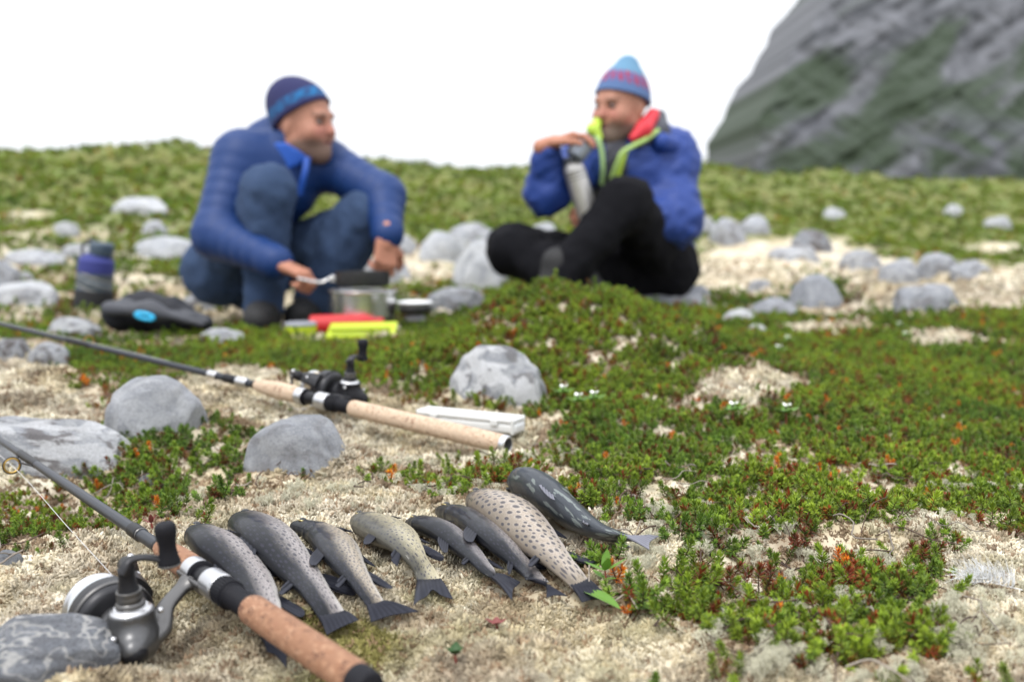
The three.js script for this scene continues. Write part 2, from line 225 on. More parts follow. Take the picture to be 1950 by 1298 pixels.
function rock(x0, x1, y0, y1, label, o = {}) {
  const { tone = 0, white = 0.4, dark = 0.25, deep = 0.7, detail = 14, seed = Math.round(x0 * 3 + y0 * 7), sink = 0.42, name = 'boulder', group, marks, baseY = y1, flat = 1 } = o;
  const p = onGround((x0 + x1) / 2, baseY), Z0 = -p.z, w0 = (x1 - x0) / FPX * Z0 / 2, Z = Z0 + w0 * deep * 0.75, w = (x1 - x0) / FPX * Z / 2;
  const top = at((x0 + x1) / 2, y0, Z).y, g0 = H(p.x * Z / Z0, -Z), h = Math.max(0.02, top - Math.min(g0, p.y)), ry = h / (2 - 2 * sink), cy = top - ry;
  const geo = mergeVertices(new THREE.IcosahedronGeometry(1, detail).deleteAttribute('normal').deleteAttribute('uv')), q = geo.attributes.position, v = V(0, 0, 0), s = seed * 1.37;
  const uv = [], col = [], RC = rng(seed + 9), cuts = Array.from({ length: 6 }, () => [V(RC() * 2 - 1, RC() * 1.3 - 0.3, RC() * 2 - 1).normalize(), 0.83 + 0.17 * RC()]);
  for (let i = 0; i < q.count; i++) {
    v.fromBufferAttribute(q, i); const d = v.clone();
    const k = 1 + 0.11 * noise3(d.x * 0.9 + s, d.y * 0.9, d.z * 0.9) + 0.03 * noise3(d.x * 2.1, d.y * 2.1 + s, d.z * 2.1) + 0.007 * fbm(d.x * 6, d.y * 6, d.z * 6 + s, 4);
    const e = 0.86; v.set(Math.sign(d.x) * Math.abs(d.x) ** e, Math.sign(d.y) * Math.abs(d.y) ** (e * flat), Math.sign(d.z) * Math.abs(d.z) ** e).multiplyScalar(k);
    for (const [n, h] of cuts) { const e2 = v.dot(n) - h; if (e2 > 0) v.addScaledVector(n, -e2 * 0.72); }
    q.setXYZ(i, v.x * w * 0.98, v.y * ry, v.z * w * deep);
    uv.push(Math.atan2(d.z, d.x) / 6.283 + 0.5, d.y * 0.5 + 0.5);
    const grain = fbm(d.x * 16 + s, d.y * 16, d.z * 16, 3), big = fbm(d.x * 1.7, d.y * 1.7 + s, d.z * 1.7, 3), mid = fbm(d.x * 2.1 - s, d.y * 2.1, d.z * 2.1, 5);
    let c = mix3([0.20 + tone, 0.215 + tone, 0.245 + tone], [0.36 + tone, 0.375 + tone, 0.41 + tone], clamp(0.5 + 0.9 * grain + 0.5 * big));
    c = mix3(c, [0.60, 0.61, 0.62], white * 0.85 * smooth(-0.1, 0.40, mid * 0.8 + big * 0.6 + 0.1 * grain + (white - 0.4) * 0.5));
    c = mix3(c, [0.135, 0.120, 0.118], clamp(dark * 1.9) * smooth(0.08, 0.30, fbm(d.x * 1.6 + s * 2, d.y * 1.6, d.z * 1.6 + 3, 5) + 0.12 * grain + (dark - 0.3) * 0.4));
    if (marks) c = marks(c, d, grain);
    col.push(...c);
  }
  geo.setAttribute('uv', new THREE.Float32BufferAttribute(uv, 2)); geo.setAttribute('color', new THREE.Float32BufferAttribute(col, 3)); geo.computeVertexNormals();
  const m = mesh(name, geo, rockMat); m.position.set(p.x * Z / Z0, cy, -Z); m.rotation.y = 0;
  tag(m, label, 'rock', group);
  return { x: m.position.x, y: cy, z: -Z, w, ry, d: w * deep, bank: Math.min(0.032, 0.30 * ry) };
}
const placed = [], put = (...a) => { const r = rock(...a); placed.push(r); return r; };
// near
put(-75, 232, 1190, 1330, 'grey speckled boulder with white lichen swirls below the reel of the near fishing rod', { detail: 60, sink: 0.42, deep: 0.8, dark: 0.1, white: 0.25, baseY: 1296, seed: 14, marks: (c, d, g) => { const t = Math.abs(fbm(d.x * 1.5 + 1.2, d.y * 1.5, d.z * 1.5 + 0.6, 3)); c = mix3(c, g > 0.02 ? [0.09, 0.095, 0.11] : c, smooth(0.04, 0.3, g) * 0.75); return mix3(c, [0.64, 0.63, 0.61], smooth(0.10, 0.03, t) * 0.9); } });
put(-95, 272, 794, 926, 'long pale boulder with purple brown stains beside the blank of the near fishing rod', { detail: 46, deep: 0.42, baseY: 914, dark: 0.42, white: 0.65, seed: 22, tone: 0.12, marks: (c, d, g) => mix3(c, [0.66, 0.67, 0.69], 0.8 * smooth(0.05, 0.2, fbm(d.x * 1.3 + 9, d.y * 2.2, d.z * 1.3, 4) + 0.12 * g + 0.1 * d.y)) });
put(198, 392, 718, 832, 'blue grey domed boulder with a bleached crown below the far fishing rod', { detail: 40, deep: 0.6, dark: 0.05, white: 0.5, seed: 33, tone: 0.15 });
put(464, 662, 793, 908, 'rounded grey boulder beside the pale moss cushion and the cork butt', { detail: 40, deep: 0.55, dark: 0.16, white: 0.3, seed: 45, tone: 0.12 });
put(852, 1046, 662, 768, 'white topped boulder half buried in the crowberry mound', { detail: 36, deep: 0.5, dark: 0.3, white: 0.6, seed: 57, tone: 0.10, sink: 0.56, marks: (c, d, g) => mix3(c, [0.70, 0.71, 0.73], smooth(0.02, 0.12, fbm(d.x * 1.8 + 4, d.y * 1.8, d.z * 1.8, 4) + 0.1 * g)) });
put(258, 306, 904, 936, 'small smooth grey stone against the end of the long pale boulder', { detail: 16, dark: 0, white: 0.2, name: 'stone' });
put(-20, 46, 1048, 1078, 'small blue grey speckled stone sunk in the pale moss', { detail: 16, dark: 0.05, white: 0.2, tone: 0.08, name: 'stone' });
// by the cooking place and left of it
put(-20, 122, 537, 590, 'smooth whitish boulder in front of the striped bottle', { white: 0.95, dark: 0.2, tone: 0.16 });
put(88, 192, 604, 648, 'pale domed stone with a brown spot in front of the black bag', { white: 0.9, dark: 0.3, tone: 0.14, name: 'stone' });
put(376, 472, 625, 664, 'pale low stone in front of the crouching person\'s boot', { white: 0.7, dark: 0.2, tone: 0.12, name: 'stone' });
put(342, 446, 549, 604, 'grey stone with a pale left face behind the black bag', { white: 0.6, dark: 0.45, tone: 0.06 });
put(56, 132, 652, 702, 'white and grey stone just below the far rod tip', { white: 0.7, dark: 0.45, tone: 0.1, name: 'stone' });
put(-10, 66, 645, 694, 'grey stone with dark blotches just below the far rod tip', { white: 0.5, dark: 0.5, tone: 0.08, name: 'stone' });
put(252, 372, 449, 494, 'broad pale boulder behind the crouching person\'s back', { white: 0.8, dark: 0.1, tone: 0.16 });
put(220, 320, 373, 412, 'flat white boulder alone on the green hillside', { white: 0.9, dark: 0.05, tone: 0.2 });
put(270, 320, 421, 449, 'small pale stone between the hillside boulder and the broad pale boulder', { white: 0.5, tone: 0.14, name: 'stone' });
put(103, 150, 422, 449, 'small tilted white stone in grass above the striped bottle', { white: 0.8, tone: 0.16, name: 'stone' });
put(10, 122, 474, 506, 'low flat pale stone in the heath to the left of the striped bottle', { white: 0.7, tone: 0.15, name: 'stone' });
put(116, 178, 462, 496, 'pale stone showing behind the lid of the striped bottle', { white: 0.7, tone: 0.14, name: 'stone' });
put(-40, 36, 497, 548, 'grey blue boulder behind the smooth whitish boulder', { white: 0.3, tone: 0.08 });
put(34, 64, 516, 538, 'tiny pale stone behind the smooth whitish boulder', { white: 0.6, tone: 0.14, name: 'stone' });
// between and behind the two people
put(793, 890, 442, 502, 'pale warm boulder propped on moss between the two people', { white: 0.7, dark: 0.05, tone: 0.15 });
put(860, 975, 457, 552, 'big rounded pale boulder against the seated person\'s knee', { white: 0.85, dark: 0.05, tone: 0.12, deep: 0.8 });
put(846, 948, 427, 468, 'grey boulder lying behind the big rounded pale boulder', { white: 0.5, dark: 0.3, tone: 0.1 });
put(688, 782, 484, 548, 'pale boulder behind the frying pan and the hanging hand', { white: 0.7, dark: 0.1, tone: 0.12 });
put(738, 796, 450, 486, 'small grey stone beside the pale warm boulder', { white: 0.3, tone: 0.12, name: 'stone' });
put(812, 934, 547, 594, 'low grey stone behind the white plate', { white: 0.5, dark: 0.3, tone: 0.05 });
put(1008, 1062, 425, 452, 'small pale stone behind the seated person\'s right thigh', { white: 0.6, tone: 0.14, name: 'stone' });
const seat = put(1120, 1345, 545, 588, 'broad flat grey boulder under the seated person', { white: 0.5, dark: 0.25, tone: 0.06, deep: 0.75, flat: 0.7, detail: 22 });
put(1285, 1362, 542, 582, 'pale stone at the end of the flat boulder the person sits on', { white: 0.75, dark: 0.2, tone: 0.12, name: 'stone' });
// right
put(1320, 1362, 411, 447, 'small pale stone beside the seated person\'s elbow', { white: 0.5, tone: 0.12, name: 'stone' });
put(1348, 1418, 414, 468, 'grey tilted boulder with a dark foot near the seated person\'s elbow', { white: 0.45, dark: 0.35, tone: 0.08 });
put(1406, 1468, 412, 450, 'grey boulder at the left end of the straw coloured moss bank', { white: 0.4, dark: 0.2, tone: 0.1 });
put(1508, 1584, 438, 478, 'dark grey boulder set in the straw coloured moss bank', { white: 0.1, dark: 0.5, tone: 0.0 });
put(1458, 1562, 468, 504, 'pale broken stone below the dark grey boulder', { white: 0.7, dark: 0.35, tone: 0.1, name: 'stone' });
put(1598, 1678, 476, 518, 'pale stone with a dark side at the right of the moss bank', { white: 0.6, dark: 0.4, tone: 0.1, name: 'stone' });
put(1674, 1752, 494, 544, 'grey white boulder above the twin tone boulder', { white: 0.6, dark: 0.2, tone: 0.1 });
put(1744, 1822, 481, 528, 'leaning grey boulder beside the grey white one', { white: 0.35, dark: 0.2, tone: 0.08 });
put(1806, 1884, 497, 532, 'blue grey stone at the edge of the wide straw moss', { white: 0.3, tone: 0.12, name: 'stone' });
put(1503, 1602, 527, 593, 'round blue grey boulder beside the dark hollow', { white: 0.15, dark: 0.0, tone: 0.05, deep: 0.8 });
put(1702, 1826, 537, 602, 'twin tone grey boulder with a white crusted end', { white: 0.45, dark: 0.3, tone: 0.06, deep: 0.7 });
put(1422, 1518, 567, 606, 'low blue grey stone in front of the round boulder', { white: 0.2, tone: 0.08, name: 'stone' });
put(1425, 1472, 530, 560, 'small pale stone behind the low blue grey stone', { white: 0.4, tone: 0.12, name: 'stone' });
put(1374, 1442, 589, 621, 'white stone at the right foot of the crowberry mound', { white: 1.1, dark: 0, tone: 0.26, name: 'stone' });
put(1422, 1460, 617, 638, 'tiny white stone in front of the white stone by the mound', { white: 1.1, dark: 0, tone: 0.26, name: 'stone' });
put(1872, 1928, 411, 435, 'small pale stone in a tan patch on the far heath', { white: 0.7, tone: 0.16, name: 'stone' });
put(1566, 1612, 396, 420, 'small tan stone on the green slope above the moss bank', { white: 0.5, tone: 0.2, name: 'stone' });
put(1795, 1835, 390, 412, 'tiny pale stone high on the green slope under the mountain', { white: 0.7, tone: 0.2, name: 'stone' });
stones.push(...placed);
// the ground sheet
{
  const NA = 520, zs = []; let Z = -1.2; while (Z < 900) { zs.push(Z); Z += Z < 0.4 ? 0.05 : Math.max(0.0045, Z < 15 ? (Z - 0.2) * 0.0095 : Z * 0.05); }
  const pos = [], col = [], idx = [];
  for (const Z of zs) for (let i = 0; i <= NA; i++) {
    const a = (i / NA * 2 - 1), x = a * (0.75 + 0.35 * Math.abs(a)) * (Math.max(Z, 0) + 0.9) * 1.15, z = -Z;
    let y = H(x, z); const Zn = Math.max(Z, 0);
    if (Zn < 9) y += 0.003 * fbm(x * 30, 50, z * 30, 2);
    pos.push(x, y, z);
    const n = Zn < 3 ? noise3(x * 14, 60, z * 14) : noise3(x * 2.6, 60, z * 2.6), g = heathAt(x, y, z), hill = smooth(4, 8, Zn);
    let c = mix3(mossTint(x, z, 0.5 + 0.5 * n), [0.24, 0.17, 0.11], 0.25 + 0.25 * noise3(x * 7, 61, z * 7));   // moss with leaf litter in patches
    c = mix3(c, mix3([0.16, 0.15, 0.05], [0.105, 0.140, 0.026], clamp(0.6 + 0.5 * n)), hill * clamp(g * 1.1));   // green turf of the hill
    col.push(...c);
  }
  for (let j = 0; j < zs.length - 1; j++) for (let i = 0; i < NA; i++) { const a = j * (NA + 1) + i, b = a + NA + 1; idx.push(a, a + 1, b, a + 1, b + 1, b); }
  const g = new THREE.BufferGeometry(); g.setAttribute('position', new THREE.Float32BufferAttribute(pos, 3)); g.setAttribute('color', new THREE.Float32BufferAttribute(col, 3)); g.setIndex(idx); g.computeVertexNormals();
  tag(mesh('ground', g, VC(1)), 'mossy tundra ground rising to a green hill', null, null, 'structure');
}
// ---------------------------------------------------------------- the catch: eight trout laid in a row on the moss
const BODY = [[0, .012, .010], [.02, .030, .026], [.06, .045, .038], [.12, .064, .049], [.2, .083, .056], [.3, .098, .060], [.4, .102, .061], [.5, .098, .057], [.6, .088, .050], [.7, .073, .041], [.8, .057, .030], [.88, .046, .022], [.95, .043, .014], [1, .046, .0035]];
const prof = (s, k) => { let i = 0; while (i < BODY.length - 2 && s > BODY[i + 1][0]) i++; const t = smooth(0, 1, (s - BODY[i][0]) / (BODY[i + 1][0] - BODY[i][0])) * 0.4 + 0.6 * clamp((s - BODY[i][0]) / (BODY[i + 1][0] - BODY[i][0])); return mix(BODY[i][k], BODY[i + 1][k], t); };
const scaleBump = dataTex(512, 256, (u, v) => { const a = u * 128, b = v * 64, r = Math.floor(b), x = (a + (r & 1) * 0.5) % 1, y = b - r, k = 1 - Math.min(1, Math.hypot((x - 0.5) * 1.5, y - 0.2) * 1.05); return [k, k, k]; }, false);
function fishTexture(f) {
  const W = 1024, HH = 320, R = rng(f.seed), spots = [];
  for (let i = 0, tries = 0; i < f.spots && tries < 9000; tries++) { const s = mix(0.15, 0.97, R()), v = Math.acos(mix(0.97, -0.62, R())) / Math.PI / 2, r = (0.7 + 0.6 * R()) * f.spotSize; if (spots.some((q) => Math.hypot((q[0] - s) * 0.2, (q[1] - v) * 0.13) < (r + q[2]) * 1.35)) continue; spots.push([s, v, r]); i++; }
  const grid = new Map(); for (const p of spots) for (const m of [0, 1]) { const q = [p[0] + (m ? 0.013 : 0), m ? 1 - p[1] : p[1], p[2]]; for (let gx = Math.floor((q[0] - 0.02) * 40); gx <= Math.floor((q[0] + 0.02) * 40); gx++) for (let gy = Math.floor((q[1] - 0.04) * 20); gy <= Math.floor((q[1] + 0.04) * 20); gy++) { const k = gx * 100 + gy; if (!grid.has(k)) grid.set(k, []); grid.get(k).push(q); } }
  return dataTex(W, HH, (u, v) => {
    const c = Math.cos(v * Math.PI * 2), nz = fbm(u * 9, Math.sin(v * 6.283) * 2, c * 2 + f.seed, 3), fine = noise3(u * 160, v * 60, f.seed), sc = noise3(u * 420, v * 150, f.seed + 3);
    const headness = smooth(0.24, 0.15, u), back = smooth(f.edge - 0.6, f.edge + 0.4, c + 0.22 * nz + headness * 0.75 - smooth(0.75, 1, u) * -0.25);
    let col = mix3(f.flank, f.back, back);
    col = mix3(col, f.belly, smooth(-0.45, -0.92, c + 0.12 * nz));
    col = mix3(col, f.head ?? f.back, headness * 0.8 * smooth(-0.95, -0.5, c));
    const k = 1 + 0.18 * nz + (1 - headness) * (0.20 * fine + 0.22 * sc) * (1 - back * 0.5); col = col.map((x) => x * k);
    col = mix3(col, f.glint, (1 - headness) * (1 - back) * 0.5 * smooth(0.1, 0.7, sc + 0.4 * fine));
    if (Math.abs(c + 0.12) < 0.018 && u > 0.22) col = col.map((x) => x * 0.72);   // lateral line
    const g = Math.abs(u - 0.19 - 0.03 * Math.cos(c * 1.6)); if (g < 0.005 && c < 0.6) col = col.map((x) => x * 0.55);   // edge of the gill cover
    for (const q of grid.get(Math.floor(u * 40) * 100 + Math.floor(v * 20)) ?? []) { const dx = (u - q[0]) * 0.2, dy = (v - q[1]) * 0.13, d = Math.hypot(dx, dy) / q[2]; if (d < 1.7) { col = mix3(col, f.halo, smooth(1.7, 1.2, d) * 0.22 * (1 - back)); col = mix3(col, f.ink, smooth(1.1, 0.6, d) * 0.82); } }
    if (f.patch) { const m = fbm(u * 7 + 2, v * 8, f.seed, 4); col = mix3(col, [0.40, 0.46, 0.42], smooth(0.22, 0.34, m) * smooth(0.2, 0.3, u) * 0.3); }
    return col.map((x) => Math.pow(clamp(x), 1 / 2.2));
  });
}
function finSheet(base, tip, th, up, rays = 9, sag = 0) {   // base and tip: matching lists of points; a thin ribbed sheet with two faces
  const n = base.length, m = 5, pos = [], col = [], idx = [];
  for (const side of [1, -1]) for (let i = 0; i < n; i++) for (let j = 0; j <= m; j++) { const t = j / m, p = base[i].clone().lerp(tip[i], t).addScaledVector(up, side * th * (1 - 0.8 * t) + sag * Math.sin(t * Math.PI) + 0.0007 * ((i & 1) ? 1 : -1) * Math.sin(t * Math.PI)); pos.push(p.x, p.y, p.z); const k = ((i & 1) ? 1.25 : 0.8) * mix(0.85, 1.2, t); col.push(k, k, k * 1.05); }
  const o = n * (m + 1);
  for (let s = 0; s < 2; s++) for (let i = 0; i < n - 1; i++) for (let j = 0; j < m; j++) { const a = s * o + i * (m + 1) + j, b = a + m + 1; s ? idx.push(a, a + 1, b, b, a + 1, b + 1) : idx.push(a, b, a + 1, b, b + 1, a + 1); }
  const rim = []; for (let i = 0; i < n; i++) rim.push(i * (m + 1) + m); for (let k = 0; k < n - 1; k++) idx.push(rim[k], rim[k] + o, rim[k + 1], rim[k + 1], rim[k] + o, rim[k + 1] + o);
  for (const i of [0, n - 1]) for (let j = 0; j < m; j++) { const a = i * (m + 1) + j; idx.push(a, a + 1, a + o, a + 1, a + 1 + o, a + o); }
  const g = new THREE.BufferGeometry(); g.setAttribute('position', new THREE.Float32BufferAttribute(pos, 3)); g.setAttribute('color', new THREE.Float32BufferAttribute(col, 3)); g.setIndex(idx); g.computeVertexNormals(); return g;
}
const dots = [], tails = [];   // where fish lie, kept free of upright plants
function trout(f) {
  const rho = f.roll * Math.PI / 180, g = thing('trout', f.label, 'fish', 'trout laid out in a row on the moss');
  const rough = f.spine.map(([x, y]) => onGround(x, y, 0.02)), L0 = rough.reduce((s, p, i) => i ? s + p.distanceTo(rough[i - 1]) : 0, 0), kd = f.thick;
  const lift = (s) => 0.0075 + L0 * kd * Math.hypot(prof(s, 1) * Math.sin(rho), prof(s, 2) * Math.cos(rho)) * 0.95;
  const ctrl = f.spine.map(([x, y], i) => onGround(x, y, lift(i / (f.spine.length - 1)))), cv = new THREE.CatmullRomCurve3(ctrl, false, 'centripetal'), NS = 90, NT = 40, P = cv.getSpacedPoints(NS), L = cv.getLength();
  const frame = (i) => { const t = V(0, 0, 0).subVectors(P[Math.min(NS, i + 1)], P[Math.max(0, i - 1)]).normalize(), side = V(0, 0, 0).crossVectors(t, V(0, 1, 0)).normalize(); if (f.flip) side.negate(); else if (side.x > 0) side.negate(); const up = V(0, 0, 0).crossVectors(side, t).normalize(); if (up.y < 0) up.negate(); const tw = rho * (1 - 0.55 * smooth(0.6, 1, i / NS)); return { t, D: side.clone().multiplyScalar(Math.cos(tw)).addScaledVector(up, Math.sin(tw)), N: up.clone().multiplyScalar(Math.cos(tw)).addScaledVector(side, -Math.sin(tw)) }; };
  const pos = [], uv = [], idx = [];
  for (let i = 0; i <= NS; i++) { const s = i / NS, F = frame(i), d = prof(s, 1) * L * kd, w = prof(s, 2) * L * kd; for (let k = 0; k <= NT; k++) { const a = k / NT * Math.PI * 2, ca = Math.cos(a), sa = Math.sin(a); let gill = 1 + 0.035 * smooth(0.035, 0, Math.abs(s - 0.185)) * (s < 0.19 ? 1 : -0.6); const p = P[i].clone().addScaledVector(F.D, Math.sign(ca) * Math.abs(ca) ** 1.05 * d * gill).addScaledVector(F.N, Math.sign(sa) * Math.abs(sa) ** 0.9 * w * gill); pos.push(p.x, p.y, p.z); uv.push(s, k / NT); } }
  for (let i = 0; i < NS; i++) for (let k = 0; k < NT; k++) { const a = i * (NT + 1) + k, b = a + NT + 1; idx.push(a, b, a + 1, b, b + 1, a + 1); }
  const body = new THREE.BufferGeometry(); body.setAttribute('position', new THREE.Float32BufferAttribute(pos, 3)); body.setAttribute('uv', new THREE.Float32BufferAttribute(uv, 2)); body.setIndex(idx); body.computeVertexNormals();
  const skin = new THREE.MeshPhysicalMaterial({ color: 0xffffff, map: fishTexture(f), bumpMap: scaleBump, bumpScale: 0.00016, roughness: 0.4, specularIntensity: 0.1, clearcoat: 0.2, clearcoatRoughness: 0.07, side: THREE.DoubleSide });
  mesh('body', body, skin, g);
  const fm = new THREE.MeshPhysicalMaterial({ color: rgb(...f.fin), vertexColors: true, roughness: 0.4, specularIntensity: 0.15, side: THREE.DoubleSide });
  const edge = (s, sign, inset = 0.9) => { const i = Math.round(s * NS), F = frame(i); return P[i].clone().addScaledVector(F.D, sign * prof(s, 1) * L * kd * inset); };
  const lay = (p, h = 0.007) => { p.y = Math.max(p.y, H(p.x, p.z) + h); return p; };
  const fin = (name, s0, s1, sign, len, back, droop, lean = 0) => { const n = 11, b = [], t = []; for (let k = 0; k < n; k++) { const u = k / (n - 1), s = mix(s0, s1, u), i = Math.round(s * NS), F = frame(i), e = edge(s, sign), l = len * Math.pow(Math.sin(Math.PI * mix(0.22, 0.86, 1 - u)), 0.8); b.push(e); t.push(lay(e.clone().addScaledVector(F.D, sign * l * 0.8).addScaledVector(F.t, back * l).addScaledVector(F.N, lean * l).add(V(0, -droop * l, 0)))); } mesh(name, finSheet(b, t, 0.0011, frame(Math.round(s0 * NS)).N), fm, g); };
  fin('dorsal_fin', 0.50, 0.61, 1, 0.019 * L / 0.27, 1.7, 0.35);
  fin('adipose_fin', 0.80, 0.835, 1, 0.016 * L / 0.27, 1.0, 0.1);
  fin('anal_fin', 0.74, 0.83, -1, 0.020 * L / 0.27, 1.1, 0.15, 0.1);
  fin('pelvic_fin', 0.50, 0.55, -1, 0.016 * L / 0.27, 1.1, 0.2);
  { const i = Math.round(0.215 * NS), F = frame(i), c = P[i].clone().addScaledVector(F.D, -prof(0.21, 1) * L * kd * 0.62).addScaledVector(F.N, prof(0.21, 2) * L * kd * 0.72), b = [], t = []; for (let k = 0; k < 9; k++) { const u = k / 8, e = c.clone().addScaledVector(F.D, (u - 0.5) * 0.012); b.push(e); t.push(e.clone().addScaledVector(F.t, 0.034 * (0.65 + 0.35 * Math.sin(Math.PI * u)) * L / 0.27).addScaledVector(F.D, -(u - 0.2) * 0.016).addScaledVector(F.N, 0.002)); } mesh('pectoral_fin', finSheet(b, t, 0.0009, F.N), fm, g); }
  { const F = frame(NS), e = P[NS], d = prof(1, 1) * L * kd, A = onGround(...f.tips[0], 0.012), B = onGround(...f.tips[1], f.tips[2] ?? 0.012), n = 15, b = [], t = []; const swap = A.clone().sub(e).dot(F.D) < 0, T0 = swap ? B : A, T1 = swap ? A : B; for (let k = 0; k < n; k++) { const u = k / (n - 1), q = e.clone().addScaledVector(F.D, mix(1, -1, u) * d * 0.95).addScaledVector(F.t, -0.006); b.push(q); const mid = T0.clone().lerp(T1, u), fork = f.fork ?? 0.22; t.push(lay(mid.lerp(e, fork * Math.sin(Math.PI * u) - 0.02), 0.010)); } mesh('tail_fin', finSheet(b, t, 0.0013, V(0, 1, 0), 9, 0.002), fm, g); }
  for (const sd of [1, -1]) { const i = Math.round(0.075 * NS), F = frame(i), c = P[i].clone().addScaledVector(F.D, prof(0.075, 1) * L * kd * 0.25).addScaledVector(F.N, sd * prof(0.075, 2) * L * kd * 0.93); const eye = new THREE.SphereGeometry(0.0042 * L / 0.27, 16, 12); const m = mesh('eye', eye, std(rgb(0.012, 0.012, 0.012), 0.08), g); m.position.copy(c); m.scale.set(1, 0.8, 1); const ring = new THREE.TorusGeometry(0.0043 * L / 0.27, 0.0008, 8, 20), r = mesh('eye_ring', ring, std(rgb(0.35, 0.28, 0.12), 0.25, 0.6), g); r.position.copy(c); r.quaternion.setFromUnitVectors(V(0, 0, 1), F.N.clone().multiplyScalar(sd)); }
  { const j = []; for (let k = 0; k <= 8; k++) { const s = mix(0.006, 0.075, k / 8), i = s * NS, F = frame(Math.round(i)), a = Math.PI * 0.62; j.push(cv.getPointAt(s).addScaledVector(F.D, Math.cos(a) * prof(s, 1) * L * kd).addScaledVector(F.N, Math.sin(a) * prof(s, 2) * L * kd * 1.02)); } mesh('jaw', sweep(j, 0.0013, 6), std(rgb(0.03, 0.03, 0.03), 0.4), g); }
  rebase(g, P[NS >> 1].clone().setY(H(P[NS >> 1].x, P[NS >> 1].z)));
  for (const t of [0.4, 0.8]) for (const q of f.tips.slice(0, 2)) { const e = P[NS].clone().lerp(onGround(...q, 0.01), t); tails.push([e.x, e.z, 0.012]); }
  for (let i = 0; i <= NS; i += 6) dots.push([P[i].x, P[i].z, prof(i / NS, 1) * L * kd * 0.8 + 0.004]);
}
const SLATE = { back: [0.008, 0.009, 0.012], flank: [0.25, 0.225, 0.22], belly: [0.50, 0.48, 0.45], glint: [0.54, 0.50, 0.49], halo: [0.42, 0.39, 0.37], ink: [0.022, 0.022, 0.034], fin: [0.020, 0.021, 0.027], edge: 0.22, spots: 300, spotSize: 0.0016, thick: 1 };
trout({ ...SLATE, seed: 1, label: 'dark headed trout lying partly under the near fishing rod', spine: [[366, 1012], [418, 1042], [474, 1100], [508, 1160], [524, 1218]], tips: [[508, 1240], [545, 1272]], roll: 16, spots: 170, edge: 0.3, thick: 0.82 });
trout({ ...SLATE, seed: 2, label: 'steel grey trout with a spread tail, next to the one under the rod', spine: [[462, 992], [518, 1032], [574, 1096], [618, 1150], [638, 1180]], tips: [[622, 1208], [682, 1180]], roll: 16, fork: 0.1, thick: 0.82 });
trout({ ...SLATE, seed: 3, label: 'brown flanked trout with a black head and its tail twisted out sideways', spine: [[556, 1000], [616, 1020], [662, 1076], [704, 1134], [722, 1160]], tips: [[706, 1184], [796, 1164]], roll: 16, flank: [0.29, 0.245, 0.19], glint: [0.56, 0.48, 0.37], thick: 0.82, edge: 0.4 });
trout({ ...SLATE, seed: 4, label: 'golden grey trout with a deeply forked tail above an orange sprig', spine: [[676, 990], [730, 1010], [782, 1050], [810, 1090], [820, 1112]], tips: [[788, 1152], [862, 1140]], roll: 10, flank: [0.30, 0.27, 0.18], back: [0.075, 0.072, 0.06], glint: [0.58, 0.52, 0.38], belly: [0.48, 0.43, 0.30], thick: 1.02, fork: 0.55, edge: 0.5, spots: 170 });
trout({ ...SLATE, seed: 5, label: 'short dark trout between the golden grey and the slim dark one', spine: [[776, 996], [834, 1008], [886, 1046], [930, 1088], [950, 1106]], tips: [[974, 1142], [990, 1108]], roll: 20, spots: 120, thick: 0.9, fork: 0.1, flank: [0.17, 0.155, 0.16] });
trout({ ...SLATE, seed: 6, label: 'slim dark trout pressed against the boldly spotted one', spine: [[834, 972], [896, 992], [956, 1040], [1004, 1086], [1024, 1106]], tips: [[1040, 1138], [1080, 1134]], roll: 22, spots: 240, spotSize: 0.0016, thick: 0.78, fork: 0.12, flank: [0.17, 0.15, 0.145], edge: 0.25 });
trout({ ...SLATE, seed: 7, label: 'large pale trout with bold dark spots', spine: [[898, 950], [964, 974], [1030, 1038], [1084, 1090], [1112, 1118]], tips: [[1108, 1146], [1160, 1142]], roll: 8, head: [0.05, 0.046, 0.045], flank: [0.31, 0.26, 0.205], back: [0.15, 0.125, 0.098], belly: [0.52, 0.47, 0.43], glint: [0.46, 0.41, 0.38], spots: 280, spotSize: 0.0024, thick: 0.93, fork: 0.15, edge: 0.7 });
trout({ ...SLATE, seed: 8, label: 'unspotted blue grey trout with pale scuffs, apart from the rest of the row', spine: [[976, 918], [1036, 938], [1088, 978], [1140, 1010], [1200, 1024]], tips: [[1256, 1020], [1236, 1046]], roll: 48, flank: [0.20, 0.205, 0.20], back: [0.040, 0.046, 0.055], belly: [0.62, 0.60, 0.55], spots: 0, patch: true, thick: 1.02, fork: 0.2, edge: -0.35, fin: [0.16, 0.16, 0.18] });
// ---------------------------------------------------------------- spinning rods with their reels
function corkTex(seed, base, pit) {
  return canvasTex(1024, 512, (c, w, h) => {
    const R = rng(seed); c.fillStyle = base; c.fillRect(0, 0, w, h);
    for (let i = 0; i < 2600; i++) { const k = R(); c.fillStyle = k < 0.5 ? `rgba(255,225,190,${0.05 + 0.08 * R()})` : `rgba(120,70,40,${0.04 + 0.07 * R()})`; c.beginPath(); c.ellipse(R() * w, R() * h, 2 + 16 * R(), 2 + 7 * R(), R() * 3, 0, 7); c.fill(); }
    for (let i = 0; i < 190; i++) { const x = R() * w, y = R() * h; c.fillStyle = pit.replace('A', 0.25 + 0.55 * R()); for (let j = 0; j < 3 + 9 * R(); j++) { c.beginPath(); c.ellipse(x + (R() - 0.5) * 16, y + (R() - 0.5) * 34, 1 + 3.4 * R(), 2 + 6 * R(), R() * 3, 0, 7); c.fill(); } }
    for (let i = 0; i < 5; i++) { c.fillStyle = 'rgba(110,60,35,0.35)'; c.fillRect(w * (i + 0.3 * R()) / 5, 0, 1.6, h); }
  });
}
